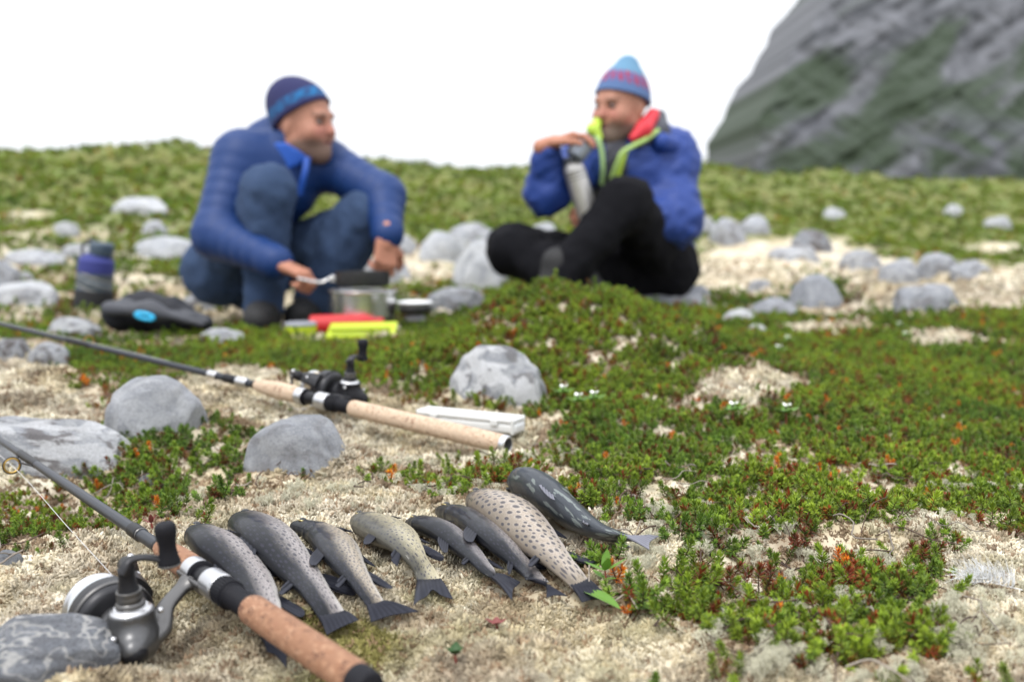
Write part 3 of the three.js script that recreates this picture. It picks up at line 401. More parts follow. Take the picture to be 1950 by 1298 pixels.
const blackPlastic = phys(rgb(0.008, 0.008, 0.010), 0.4, { specularIntensity: 0.5 }), softBlack = phys(rgb(0.008, 0.008, 0.011), 0.6, { specularIntensity: 0.35 }), gun = std(rgb(0.12, 0.117, 0.115), 0.38, 0.8), silver = std(rgb(0.55, 0.55, 0.56), 0.3, 0.9), darkGun = std(rgb(0.030, 0.030, 0.033), 0.4, 0.6), blankMat = phys(rgb(0.022, 0.025, 0.032), 0.36, { specularIntensity: 0.6 }), gold = std(rgb(0.55, 0.36, 0.10), 0.28, 0.9), lineMat = phys(rgb(0.62, 0.63, 0.64), 0.4);
// builds a rod along +z (tip) with the reel hanging along +x and the handle side +y; origin at the butt
function place(geo, m) { return geo.applyMatrix4(m); }
const M4 = (px = 0, py = 0, pz = 0, rx = 0, ry = 0, rz = 0, s = 1) => new THREE.Matrix4().compose(V(px, py, pz), new THREE.Quaternion().setFromEuler(new THREE.Euler(rx, ry, rz)), typeof s === 'number' ? V(s, s, s) : s);
const toZ = () => new THREE.Matrix4().makeRotationX(Math.PI / 2);   // lathe axis y -> z
function turned(list, seg = 36) { return lathe(list, seg).applyMatrix4(toZ()); }
function makeReel(parent, z0, o) {
  const reel = new THREE.Group(); reel.name = 'reel'; parent.add(reel); reel.position.set(o.off, 0, z0);
  const front = /^(rotor|arm_screw|spool|wound_line|drag|bail|line_roller|roller_screw)/, mk = (n, g, m) => { if (front.test(n)) g.applyMatrix4(new THREE.Matrix4().makeTranslation(0, 0, 0.011).multiply(new THREE.Matrix4().makeScale(1.12, 1.12, 1.1))); return mesh(n, g, m, reel); };
  const A = o.metal, sc = o.scale ?? 1, tw = o.twist ?? 0, rod0 = V(-o.off / sc * Math.cos(tw), o.off / sc * Math.sin(tw) * (o.mirror ? -1 : 1), 0), foot0 = rod0.clone().multiplyScalar(1 - 0.0098 * sc / o.off);   // where the rod lies, seen from the reel
  // gear housing: a rounded body flattened on the handle side
  const e = (x, y, z) => { let d = cone(x, y, z, V(0, 0, -0.004), V(-0.003, -0.002, -0.030), 0.0185, 0.0145); d = smin(d, cone(x, y, z, V(0.002, 0, -0.026), V(0.006, -0.002, -0.044), 0.0140, 0.0085), 0.012); d = smin(d, Math.hypot(x + 0.002, z + 0.026) - 0.0175 < -1 ? 1 : Math.max(Math.hypot(x + 0.002, z + 0.024) - 0.0165, Math.abs(y - 0.008) - 0.013), 0.006); return d; };
  mk('gear_housing', surface(e, V(-0.035, -0.032, -0.075), V(0.035, 0.032, 0.03), 0.0016), o.body ?? A);
  mk('rear_cap', surface((x, y, z) => Math.max(cone(x, y, z, V(0.002, -0.002, -0.034), V(0.005, -0.004, -0.044), 0.0140, 0.0095), z + 0.036), V(-0.03, -0.04, -0.085), V(0.04, 0.03, -0.02), 0.0016), blackPlastic);
  mk('body_screw', place(new THREE.SphereGeometry(0.0024, 14, 10), M4(0.0165, 0.008, -0.036, 0, 0, 0)), silver);
  mk('body_screw', place(new THREE.SphereGeometry(0.0024, 14, 10), M4(-0.021, 0.0165, -0.031)), silver);
  // stem and foot
  const st = curve([V(-0.006, -0.002, -0.030), V(-0.018, -0.001, -0.027), foot0.clone().multiplyScalar(0.52).add(V(0, 0, -0.014)), foot0.clone().multiplyScalar(0.8).add(V(0, 0, -0.002)), foot0.clone().add(V(0, 0, 0.003))], 24);
  mk('stem', sweep(st, st.map((_, i) => mix(0.0125, 0.0072, smooth(0, 0.6, i / 24)) + 0.003 * smooth(0.8, 1, i / 24)), 16, { up: V(0, 1, 0), squash: 0.62 }), A);
  mk('foot', place(new RoundedBoxGeometry(0.004, 0.011, 0.044, 3, 0.0018), M4(foot0.x, foot0.y, 0.001, 0, 0, -tw)), A);
  // rotor with its two arms
  mk('rotor', turned([[0.0, -0.004], [0.021, -0.004], [0.0255, -0.001], [0.0275, 0.006], [0.0275, 0.018], [0.0258, 0.0215], [0.0235, 0.0215], [0.0232, 0.004], [0, 0.004]], 44), darkGun);
  mk('rotor_rib', turned([[0.0272, 0.003], [0.0285, 0.0037], [0.0285, 0.0052], [0.0272, 0.006]], 44), A);
  for (const a of [2.5, 2.5 + Math.PI]) {
    const r0 = 0.0275, arm = curve([V(Math.cos(a) * r0, Math.sin(a) * r0, 0.008), V(Math.cos(a) * (r0 + 0.003), Math.sin(a) * (r0 + 0.003), 0.026), V(Math.cos(a) * (r0 + 0.002), Math.sin(a) * (r0 + 0.002), 0.044)], 12);
    mk('rotor_arm', sweep(arm, arm.map((_, i) => mix(0.0115, 0.0062, i / 12)), 14, { up: V(Math.cos(a), Math.sin(a), 0), squash: 0.42 }), darkGun);
    mk('arm_screw', place(new THREE.SphereGeometry(0.0024, 12, 8), M4(Math.cos(a) * (r0 + 0.0052), Math.sin(a) * (r0 + 0.0052), 0.026)), silver);
  }
  // spool: line, lips, drag knob
  mk('spool', turned([[0.008, 0.012], [0.0222, 0.012], [0.0232, 0.014], [0.0222, 0.016], [0.0185, 0.017], [0.0185, 0.038], [0.0225, 0.0395], [0.0236, 0.0415], [0.0226, 0.044], [0.018, 0.0455], [0.0165, 0.044], [0.012, 0.0435], [0.0, 0.0435]], 48), silver);
  const wind = []; for (let i = 0; i <= 26; i++) wind.push([0.0212 + (i & 1 ? 0.0003 : -0.0002), 0.0166 + i * 0.00084]); mk('wound_line', turned([[0.018, 0.0166], ...wind, [0.018, 0.0386]], 44), o.line);
  mk('drag_knob', turned([[0, 0.0435], [0.0125, 0.0435], [0.0135, 0.0455], [0.0125, 0.052], [0.009, 0.0545], [0, 0.0545]], 32), blackPlastic);
  mk('drag_grip', place(new RoundedBoxGeometry(0.02, 0.0042, 0.0045, 2, 0.0015), M4(0, 0, 0.0555, 0, 0, 0.6)), darkGun);
  // bail wire with the line roller
  const a = 2.5, b = [], rr = 0.033; for (let i = 0; i <= 28; i++) { const t = i / 28, th = a + Math.PI * t, r = mix(rr, rr, t) + 0.004 * Math.sin(Math.PI * t); b.push(V(Math.cos(th) * r, Math.sin(th) * r, 0.046 + 0.016 * Math.sin(Math.PI * t))); } mk('bail_wire', sweep(b, 0.0011, 8), silver);
  mk('line_roller', sweep(curve([V(Math.cos(a) * 0.029, Math.sin(a) * 0.029, 0.041), V(Math.cos(a) * 0.034, Math.sin(a) * 0.034, 0.050), V(Math.cos(a) * 0.031, Math.sin(a) * 0.031, 0.058)], 8), [0.0065, 0.007, 0.0072, 0.007, 0.0066, 0.0062, 0.0058, 0.005, 0.003], 14), blackPlastic);
  mk('roller_screw', place(new THREE.SphereGeometry(0.0028, 12, 8), M4(Math.cos(a) * 0.0375, Math.sin(a) * 0.0375 + 0.003, 0.050)), silver);
  mk('bail_lever', sweep(curve([V(Math.cos(a) * 0.036, Math.sin(a) * 0.036 + 0.001, 0.050), V(Math.cos(a) * 0.041, Math.sin(a) * 0.041 - 0.010, 0.050), V(Math.cos(a) * 0.041, Math.sin(a) * 0.041 - 0.03, 0.044)], 10), [0.002, 0.0032, 0.0036, 0.0034, 0.0028, 0.0022, 0.0018, 0.0014, 0.0013, 0.0012, 0.0012], 10), gun);
  // handle: collars, neck, arm, knob
  const hx = -0.002, hz = -0.024, hp = (list) => lathe(list, 32).applyMatrix4(M4(hx, 0, hz));
  mk('side_ring', hp([[0.0, 0.0195], [0.0145, 0.0195], [0.0152, 0.0205], [0.0145, 0.022], [0.0125, 0.0225], [0.0118, 0.0245], [0.0, 0.0245]]), silver);
  mk('collar', hp([[0, 0.0235], [0.0108, 0.0235], [0.0108, 0.027], [0.0085, 0.0282], [0.0082, 0.029], [0, 0.029]]), A);
  mk('collar', hp([[0, 0.0285], [0.0090, 0.0285], [0.0092, 0.0295], [0.0092, 0.0322], [0.0086, 0.0328], [0.0092, 0.0334], [0.0092, 0.036], [0.0088, 0.0368], [0, 0.0368]]), gun);
  mk('handle_neck', sweep([V(hx, 0.0365, hz), V(hx, 0.039, hz), V(hx, 0.044, hz), V(hx, 0.050, hz), V(hx - 0.001, 0.055, hz - 0.001), V(hx - 0.002, 0.058, hz - 0.001)], [0.0080, 0.0072, 0.0062, 0.0060, 0.0060, 0.004], 22), blackPlastic);
  const K = o.knob, dx = K.x - hx, dz = K.z - hz, arm = curve([V(hx - 0.003 * Math.sign(dx), 0.051, hz), V(hx + dx * 0.1, 0.0585, hz + dz * 0.1), V(hx + dx * 0.35, 0.0600, hz + dz * 0.35), V(hx + dx * 0.7, 0.0575, hz + dz * 0.7), V(K.x, 0.0525, K.z)], 20);
  mk('handle_arm', sweep(arm, arm.map((_, i) => 0.0072 - 0.0032 * smooth(0.05, 0.5, i / 20) + 0.003 * smooth(0.8, 1, i / 20)), 16, { up: V(0, 1, 0), squash: 0.6 }), darkGun);
  const kl = (list) => lathe(list.map(([a, b]) => [a * 0.88, b * 0.84]), 32).applyMatrix4(M4(K.x, 0.0515, K.z));
  mk('handle_knob', kl([[0, 0.0], [0.0086, 0.0], [0.0094, 0.0012], [0.0094, 0.0034], [0.0083, 0.0062], [0.0074, 0.0125], [0.0072, 0.017], [0.0079, 0.0225], [0.0090, 0.0285], [0.0092, 0.032], [0.0086, 0.0358], [0.0068, 0.0382], [0.003, 0.0390], [0.0018, 0.0384], [0, 0.0382]]), softBlack);
  mk('knob_ring', kl([[0.0088, -0.0012], [0.0096, -0.0006], [0.0096, 0.0008], [0.0088, 0.001]]), A);
  reel.rotation.z = tw; reel.scale.set(o.scale ?? 1, (o.scale ?? 1) * (o.mirror ? -1 : 1), o.scale ?? 1);
  return reel;
}
function makeRod(name, label, o) {   // o: butt, tip direction point, reel side, lengths
  const g = thing(name, label, 'fishing rod'), mk = (n, geo, m) => mesh(n, geo, m, g), R = o.r;
  const cork = std(rgb(1, 1, 1), 0.82, 0, { map: corkTex(o.seed, o.cork, o.pit), bumpScale: 0.0004 }); cork.bumpMap = cork.map;
  const corkGeo = (list) => { const q = turned(list, 40); const p = q.attributes.position, uv = []; for (let i = 0; i < p.count; i++) uv.push(p.getZ(i) / 0.26, Math.atan2(p.getY(i), p.getX(i)) / 6.283 + 0.5); q.setAttribute('uv', new THREE.Float32BufferAttribute(uv, 2)); return q; };
  const { rear, seat0, seat1, fore } = o;   // distances from the butt
  if (o.hollow) { mk('butt_cap', turned([[R * 0.72, 0.02], [R * 0.72, -0.004], [R * 0.76, -0.0052], [R * 0.94, -0.005], [R * 0.99, -0.003], [R * 0.99, 0.006], [R * 0.9, 0.007]], 40), silver); mk('butt_plug', turned([[0, 0.004], [R * 0.73, 0.004]], 30), softBlack); }
  else mk('butt_cap', turned([[0, -0.014], [R * 0.75, -0.014], [R * 0.92, -0.011], [R * 0.96, 0.001], [R * 0.9, 0.004]], 36), softBlack);
  mk('rear_grip', corkGeo([[R * 0.9, 0.001], [R, 0.004], [R * 1.0, rear * 0.3], [R * 0.99, rear * 0.75], [R * 0.97, rear - 0.004], [R * 0.9, rear], [R * 0.6, rear]]), cork);
  const th = []; for (let i = 0; i <= 9; i++) { const z = rear + 0.002 + i * (seat0 - rear - 0.026) / 9.5; th.push([R * 0.74, z], [R * 0.80, z + 0.0006], [R * 0.80, z + 0.0018], [R * 0.74, z + 0.0022]); }
  mk('thread', turned([[R * 0.5, rear - 0.001], ...th, [R * 0.5, seat0 - 0.02]], 32), softBlack);
  const nut = []; for (let k = 0; k < 28; k++) nut.push(place(new THREE.BoxGeometry(0.0012, 0.0012, 0.016), M4(Math.cos(k / 28 * 6.283) * R * 0.93, Math.sin(k / 28 * 6.283) * R * 0.93, seat0 - 0.012, 0, 0, k / 28 * 6.283)));
  mk('locking_nut', merged([turned([[R * 0.7, seat0 - 0.022], [R * 0.9, seat0 - 0.0205], [R * 0.93, seat0 - 0.004], [R * 0.8, seat0 - 0.003]], 32), ...nut]), softBlack);
  mk('hood', turned([[R * 0.8, seat0 - 0.0035], [R * 0.98, seat0 - 0.003], [R * 1.02, seat0], [R * 1.02, seat0 + 0.016], [R * 0.97, seat0 + 0.018], [R * 0.7, seat0 + 0.0182]], 36), silver);
  mk('reel_seat', turned([[R * 0.4, seat0 + 0.01], [R * 0.74, seat0 + 0.011], [R * 0.76, seat1 - 0.01], [R * 0.4, seat1 - 0.009]], 32), blackPlastic);
  mk('hood', turned([[R * 0.7, seat1 - 0.016], [R * 0.94, seat1 - 0.0158], [R * 1.0, seat1 - 0.014], [R * 1.0, seat1 - 0.002], [R * 0.95, seat1]], 36), silver);
  mk('hood_ring', turned([[R * 0.7, seat1 - 0.0185], [R * 0.99, seat1 - 0.018], [R * 1.03, seat1 - 0.0165], [R * 0.98, seat1 - 0.0148]], 36), softBlack);
  mk('fore_grip', corkGeo([[R * 0.6, seat1 - 0.0005], [R * 0.95, seat1 + 0.0005], [R * 1.0, seat1 + 0.006], [R * (o.bulge ?? 0.98), mix(seat1, fore, 0.45)], [R * 0.8, fore - 0.012], [R * 0.62, fore - 0.001], [R * 0.4, fore]]), cork);
  mk('winding_check', turned([[0.004, fore - 0.001], [R * 0.56, fore], [R * 0.54, fore + 0.006], [R * 0.46, fore + 0.008], [0.004, fore + 0.009]], 28), o.check ?? blackPlastic);
  const LEN = o.length, pts = [], rad = []; for (let i = 0; i <= 40; i++) { const t = i / 40; pts.push(V(0, 0, fore + t * (LEN - fore))); rad.push(mix(o.blank, 0.0012, Math.pow(t, 0.85))); }
  mk('blank', sweep(pts, rad, 20), blankMat);
  for (const [z, w, m, r] of o.bands ?? []) mk('wrap', turned([[r * 0.9, z - w], [r, z - w + 0.001], [r, z + w - 0.001], [r * 0.9, z + w]], 28), m);
  const guideLine = [];
  for (const [z, rad2, hgt] of o.guides) {
    const br = mix(o.blank, 0.0012, Math.pow((z - fore) / (LEN - fore), 0.85)), gd = new THREE.Group(); gd.name = 'line_guide'; g.add(gd);
    const ang = o.guideTurn ?? 0, cx = Math.cos(ang) * (br + hgt), cy = Math.sin(ang) * (br + hgt);
    mesh('guide_ring', place(new THREE.TorusGeometry(rad2, rad2 * 0.13, 10, 32), M4(cx, cy, z, 0, 0, 0)), gold, gd);
    mesh('guide_frame', place(new THREE.TorusGeometry(rad2 * 1.16, rad2 * 0.10, 10, 32), M4(cx, cy, z)), darkGun, gd);
    for (const s of [-1, 1]) mesh('guide_foot', sweep(curve([V(cx * (1 - rad2 / Math.hypot(cx, cy)), cy * (1 - rad2 / Math.hypot(cx, cy)), z), V(Math.cos(ang) * (br + 0.003), Math.sin(ang) * (br + 0.003), z + s * 0.016), V(Math.cos(ang) * br, Math.sin(ang) * br, z + s * 0.034)], 8), 0.0011, 8), darkGun, gd);
    mesh('guide_wrap', turned([[br * 0.95, z - 0.036], [br * 1.12, z - 0.034], [br * 1.12, z + 0.034], [br * 0.95, z + 0.036]], 20), blackPlastic, gd);
    guideLine.push(V(cx, cy, z));
  }
  const reel = makeReel(g, mix(seat0, seat1, 0.5) + (o.reelShift ?? 0), { ...o.reel, off: o.reelOff });
  const rz = reel.position.z;
  mk('fishing_line', sweep(curve([V(o.reelOff - 0.020, 0.012, rz + 0.05), V(o.reelOff - 0.030, 0.006, rz + 0.2), ...guideLine], 60), 0.00028, 6), lineMat);
  // stand it in the place
  const Z = V(0, 0, 0).subVectors(o.tip, o.butt).normalize(), X = o.side.clone().addScaledVector(Z, -o.side.dot(Z)).normalize(), Y = V(0, 0, 0).crossVectors(Z, X);
  g.position.copy(o.butt); g.quaternion.setFromRotationMatrix(new THREE.Matrix4().makeBasis(X, Y, Z));
  return g;
}
const butt1 = at(684, 1297, 0.563), far1 = at(0, 838, 1.22);
makeRod('fishing_rod', 'fishing rod with tan cork grip and dark grey reel beside the row of trout', {
  butt: butt1, tip: far1, side: V(-0.77, -0.40, 0.636), r: 0.0110, rear: 0.145, seat0: 0.197, seat1: 0.250, fore: 0.318, blank: 0.0056, length: 2.1, seed: 3, cork: '#866149', pit: 'rgba(70,42,30,A)', reelOff: 0.067, reelShift: 0.008,
  bands: [[0.374, 0.010, blackPlastic, 0.0064], [0.362, 0.0010, gun, 0.0065]], guides: [[0.727, 0.0082, 0.014], [1.1, 0.007, 0.012], [1.45, 0.006, 0.01], [1.8, 0.005, 0.008]], guideTurn: 0.1, reel: { metal: gun, body: std(rgb(0.10, 0.10, 0.102), 0.36, 0.7), line: phys(rgb(0.50, 0.53, 0.55), 0.35), knob: V(-0.030, 0, -0.036), scale: 0.96, twist: 0.30 },
});
const butt2 = at(962, 846, 1.30), far2 = at(0, 617, 1.95);
makeRod('fishing_rod', 'fishing rod with pale cork grip and black reel lying across the stones', {
  butt: butt2, tip: far2, side: V(0.55, 0.02, -0.83), r: 0.0128, rear: 0.272, seat0: 0.322, seat1: 0.382, fore: 0.475, blank: 0.0060, length: 2.3, seed: 9, hollow: true, cork: '#b5a08a', pit: 'rgba(120,92,72,A)', reelOff: 0.058, bulge: 1.12,
  bands: [[0.505, 0.012, silver, 0.0078], [0.535, 0.012, blackPlastic, 0.0074], [0.575, 0.01, silver, 0.0070], [1.22, 0.004, silver, 0.0052]], guides: [[0.94, 0.0105, 0.016], [1.3, 0.008, 0.012], [1.6, 0.006, 0.01]], guideTurn: 0.0, reel: { metal: blackPlastic, line: std(rgb(0.62, 0.52, 0.36), 0.6), knob: V(0.030, 0, -0.020), mirror: true },
});
// ---------------------------------------------------------------- the two people
const skinMat = new THREE.MeshPhysicalMaterial({ color: 0xffffff, vertexColors: true, roughness: 0.55, specularIntensity: 0.5 });
const SKIN = [0.36, 0.175, 0.12];
function grow(fn, list, cell, pad) { const lo = V(1e9, 1e9, 1e9), hi = V(-1e9, -1e9, -1e9); for (const p of list) { lo.min(p); hi.max(p); } return surface(fn, lo.subScalar(pad), hi.addScalar(pad), cell); }
// chains: [a, b, ra, rb] tapered bones; returns a distance function joined with a smooth minimum
const bones = (list, k) => (x, y, z) => { let d = 1e9; for (const [a, b, ra, rb, q, amp] of list) { const e = cone(x, y, z, a, b, ra, rb, q, amp); d = d > 1e8 ? e : (Math.abs(e - d) > k ? Math.min(e, d) : smin(d, e, k)); } return d; };
// a hand: palm and five fingers. wrist, pointing direction, palm normal (the way the palm faces), thumb side (+1/-1), curl per joint
function handBones(w, dir, palm, thumb, curl, tcurl = 0.5) {
  const d = dir.clone().normalize(), n = palm.clone().addScaledVector(d, -palm.dot(d)).normalize(), s = V(0, 0, 0).crossVectors(d, n).multiplyScalar(thumb), out = [];
  const P = (a, b, c) => w.clone().addScaledVector(d, a).addScaledVector(s, b).addScaledVector(n, c);
  out.push([P(-0.03, 0, 0), P(0.02, 0, 0), 0.026, 0.024], [P(0.015, 0.020, 0), P(0.082, 0.028, 0), 0.015, 0.0125], [P(0.015, 0.004, 0), P(0.086, 0.009, 0), 0.016, 0.0125], [P(0.015, -0.012, 0), P(0.082, -0.010, 0), 0.015, 0.012], [P(0.012, -0.022, 0), P(0.074, -0.028, 0), 0.014, 0.011]);
  const F = [[0.086, 0.029, 0.075, 0.0088], [0.090, 0.0095, 0.083, 0.0090], [0.086, -0.010, 0.076, 0.0086], [0.077, -0.029, 0.060, 0.0078]];
  F.forEach(([a, b, len, r], i) => { let p = P(a - 0.004, b, 0), ang = 0; for (let j = 0; j < 3; j++) { ang += curl[j] * (1 + 0.06 * i); const l = len * [0.46, 0.31, 0.23][j], q = p.clone().addScaledVector(d, Math.cos(ang) * l).addScaledVector(n, Math.sin(ang) * l).addScaledVector(s, (1.5 - i) * 0.0012); out.push([p, q, r * (1 - 0.06 * j), r * (0.94 - 0.06 * j)]); p = q; } });
  let p = P(0.02, 0.028, 0.004); const dirs = [[0.75, 0.65, 0.2], [0.85, 0.35, 0.2 + tcurl * 0.5], [0.85, 0.05, 0.2 + tcurl]]; [0.042, 0.032, 0.026].forEach((l, j) => { const v = V(0, 0, 0).addScaledVector(d, dirs[j][0]).addScaledVector(s, dirs[j][1]).addScaledVector(n, dirs[j][2]).normalize(), q = p.clone().addScaledVector(v, l); out.push([p, q, 0.0125 - 0.0014 * j, 0.0112 - 0.0014 * j]); p = q; });
  return out;
}
// a head about 0.235 m tall: frame is forward F, up U, right R
function headField(c, F, U, R) {
  const P = (f, u, r) => c.clone().addScaledVector(F, f).addScaledVector(U, u).addScaledVector(R, r);
  const nose = [P(0.094, 0.018, 0), P(0.112, -0.020, 0)], chin = P(0.074, -0.092, 0), ears = [P(-0.008, -0.008, 0.078), P(-0.008, -0.008, -0.078)], brow = [P(0.090, 0.030, 0.036), P(0.090, 0.030, -0.036)], cheek = [P(0.066, -0.026, 0.045), P(0.066, -0.026, -0.045)], eyes = [P(0.092, 0.010, 0.032), P(0.092, 0.010, -0.032)], jawA = P(0.0, -0.062, 0.05), jawB = P(0.0, -0.062, -0.05), lip = [P(0.091, -0.053, 0.018), P(0.091, -0.053, -0.018)], mouthC = P(0.100, -0.0555, 0);
  const f = (x, y, z) => {
    let d = ellip(x, y, z, P0, F, U, R, 0.098, 0.108, 0.077);
    d = smin(d, ellip(x, y, z, P1, F, U, R, 0.076, 0.088, 0.063), 0.03);
    d = smin(d, cone(x, y, z, jawA, chin, 0.024, 0.022), 0.035); d = smin(d, cone(x, y, z, jawB, chin, 0.024, 0.022), 0.035);
    for (const q of cheek) d = smin(d, Math.hypot(x - q.x, y - q.y, z - q.z) - 0.026, 0.03);
    d = smin(d, cone(x, y, z, brow[0], brow[1], 0.010, 0.010), 0.018);
    for (const q of eyes) d = -smin(-d, Math.hypot(x - q.x, y - q.y, z - q.z) - 0.013, 0.012);
    d = smin(d, cone(x, y, z, nose[0], nose[1], 0.008, 0.0135), 0.012);
    d = smin(d, cone(x, y, z, lip[0], lip[1], 0.009, 0.009), 0.012);
    d = -smin(-d, ellip(x, y, z, mouthC, F, U, R, 0.008, 0.0022, 0.024), 0.004);
    for (const q of ears) d = smin(d, ellip(x, y, z, q, F, U, R, 0.017, 0.031, 0.009), 0.008);
    return d;
  };
  const P0 = P(-0.004, 0.034, 0), P1 = P(0.026, -0.030, 0);
  return { f, P, eyes, chin };
}
function person(o) {
  const g = thing('person', o.label, 'person', o.group), J = o.joints, add = (n, geo, m) => mesh(n, geo, m, g);
  const F = o.face.clone().normalize(), U = o.headUp.clone().addScaledVector(F, -o.headUp.dot(F)).normalize(), R = V(0, 0, 0).crossVectors(F, U), hd = headField(J.head, F, U, R);
  // the continuous body: trunk and limbs on a coarse grid, head and hands on fine ones, in one geometry
  const trunk = [[J.pelvis, J.waist, 0.115, 0.105], [J.waist, J.chest, 0.105, 0.125], [J.chest, J.neck, 0.11, 0.06], [J.shR, J.shL, 0.065, 0.065], [J.neck, J.head, 0.055, 0.055], [J.hipR, J.hipL, 0.095, 0.095]];
  for (const s of ['R', 'L']) trunk.push([J['sh' + s], J['el' + s], 0.052, 0.042], [J['el' + s], J['wr' + s], 0.042, 0.028], [J['hip' + s], J['kn' + s], 0.082, 0.056], [J['kn' + s], J['an' + s], 0.055, 0.038], [J['an' + s], J['toe' + s], 0.038, 0.03]);
  const all = Object.values(J).filter((p) => p.isVector3), bodyGeo = grow(bones(trunk, 0.04), all, 0.014, 0.17);
  const hands = ['R', 'L'].map((s) => { const b = handBones(...o.hands[s]); return grow(bones(b, 0.009), b.flatMap((q) => [q[0], q[1]]), 0.0032, 0.03); });
  const headGeo = surface((x, y, z) => smin(hd.f(x, y, z), cone(x, y, z, J.neck, J.head, 0.056, 0.056), 0.02), J.head.clone().subScalar(0.17), J.head.clone().addScalar(0.17), 0.0042);
  paint(bodyGeo, () => SKIN); hands.forEach((h) => paint(h, (p) => { const k = 1 + 0.12 * noise3(p.x * 60, p.y * 60, p.z * 60); return [SKIN[0] * 1.12 * k, SKIN[1] * 1.05 * k, SKIN[2] * k]; }));
  paint(headGeo, (p) => {
    const q = p.clone().sub(J.head), f = q.dot(F), u = q.dot(U), r = q.dot(R), k = 1 + 0.10 * noise3(p.x * 40, p.y * 40, p.z * 40); let c = SKIN.map((x) => x * k);
    c = mix3(c, [0.46, 0.17, 0.14], 0.5 * Math.exp(-(((f - 0.11) / 0.02) ** 2) - (((u + 0.015) / 0.02) ** 2)) + 0.3 * Math.exp(-(((Math.abs(r) - 0.045) / 0.02) ** 2) - (((u + 0.025) / 0.02) ** 2)));
    const beard = smooth(-0.040, -0.058, u + 0.35 * Math.max(0, 0.03 - f) - 0.01 * noise3(p.x * 90, p.y * 90, p.z * 90)) * smooth(-0.03, 0.03, f); c = mix3(c, o.beard, beard * 0.85);
    c = mix3(c, [0.26, 0.09, 0.08], Math.exp(-(((u + 0.056) / 0.0055) ** 2) - ((r / 0.024) ** 2)) * smooth(0.06, 0.09, f));
    if (u > 0.026 && u < 0.042 && f > 0.07 && Math.abs(r) > 0.014 && Math.abs(r) < 0.056) c = mix3(c, o.brow, 0.4);
    return c;
  });
  add('body', merged([bodyGeo, ...hands, headGeo]), skinMat);
  for (const e of hd.eyes) { const m = add('eye', new THREE.SphereGeometry(0.0105, 16, 12), std(rgb(0.24, 0.17, 0.15), 0.5)); m.position.copy(e).addScaledVector(F, -0.007); const i = mesh('iris', new THREE.SphereGeometry(0.0045, 12, 10), std(rgb(0.02, 0.025, 0.03), 0.1), m); i.position.copy(F).multiplyScalar(0.0072); }
  // clothes
  const jk = bones(o.jacket, o.puff ? 0.035 : 0.05), jacket = grow((x, y, z) => { let d = jk(x, y, z) + (o.puff ? 0 : 0.008 * noise3(x * 9 + y * 6, y * 15, z * 9) + 0.006 * (1 - 2 * Math.abs(noise3(x * 14 - y * 10, y * 10, z * 14))) * 0.7); for (const [c, n] of o.cuts) d = Math.max(d, (x - c.x) * n.x + (y - c.y) * n.y + (z - c.z) * n.z); return d; }, o.jacket.flatMap((q) => [q[0], q[1]]), o.puff ? 0.0095 : 0.011, 0.2);
  add('jacket', o.jacketPaint ? paint(jacket, o.jacketPaint) : jacket, o.jacketMat);
  const tr = bones(o.trousers, 0.045), trousers = grow((x, y, z) => tr(x, y, z) + 0.007 * noise3(x * 10, y * 8, z * 10) + 0.006 * (1 - 2 * Math.abs(noise3(x * 16 + y * 9, y * 12, z * 16))) * 0.7, o.trousers.flatMap((q) => [q[0], q[1]]), 0.012, 0.2);
  add('trousers', trousers, o.trouserMat);
  for (const s of ['R', 'L']) { const a = J['an' + s], t = J['toe' + s], heel = a.clone().addScaledVector(t.clone().sub(a).setY(0).normalize(), -0.03).setY(t.y); const b = grow((x, y, z) => Math.max(smin(smin(cone(x, y, z, a.clone().add(V(0, 0.05, 0)), a, 0.054, 0.052), cone(x, y, z, heel, t, 0.044, 0.040), 0.05), cone(x, y, z, a, t, 0.046, 0.036), 0.03), t.y - 0.040 - y), [a, t, heel], 0.008, 0.13); add('boot', b, o.bootMat); const sole = grow((x, y, z) => Math.max(cone(x, y, z, heel, t, 0.050, 0.045), y - t.y + 0.026, t.y - 0.046 - y), [heel, t], 0.007, 0.08); add('boot_sole', sole, std(rgb(0.01, 0.01, 0.01), 0.9)); }
  // knitted hat
  const hc = hd.P(-0.010, 0.040, 0), tip = hd.P(o.hatTip[0], o.hatTip[1], 0), hn = V(0, 0, 0).addScaledVector(U, 1).addScaledVector(F, o.hatTilt).normalize(), brim = hd.P(0, o.hatBrim, 0);
  const hat = surface((x, y, z) => { let d = ellip(x, y, z, hc, F, U, R, 0.106, 0.108, 0.087); d = smin(d, cone(x, y, z, hc, tip, 0.075, o.hatTip[2]), 0.05); const below = (brim.x - x) * hn.x + (brim.y - y) * hn.y + (brim.z - z) * hn.z; d -= 0.003 * smooth(0.0, 0.006, 0.012 + below * 1); return Math.max(d, below); }, J.head.clone().subScalar(0.22), J.head.clone().addScalar(0.24), 0.005);
  add('knitted_hat', paint(hat, (p) => o.hatPaint((p.x - brim.x) * hn.x + (p.y - brim.y) * hn.y + (p.z - brim.z) * hn.z, Math.atan2(p.clone().sub(J.head).dot(R), p.clone().sub(J.head).dot(F)), p)), VC(0.95));
  o.extra?.(g, add, hd, { F, U, R });
  rebase(g, o.base);
  return g;
}
const q3 = (a) => at(...a), J = (o) => { const r = {}; for (const k in o) r[k] = q3(o[k]); return r; };
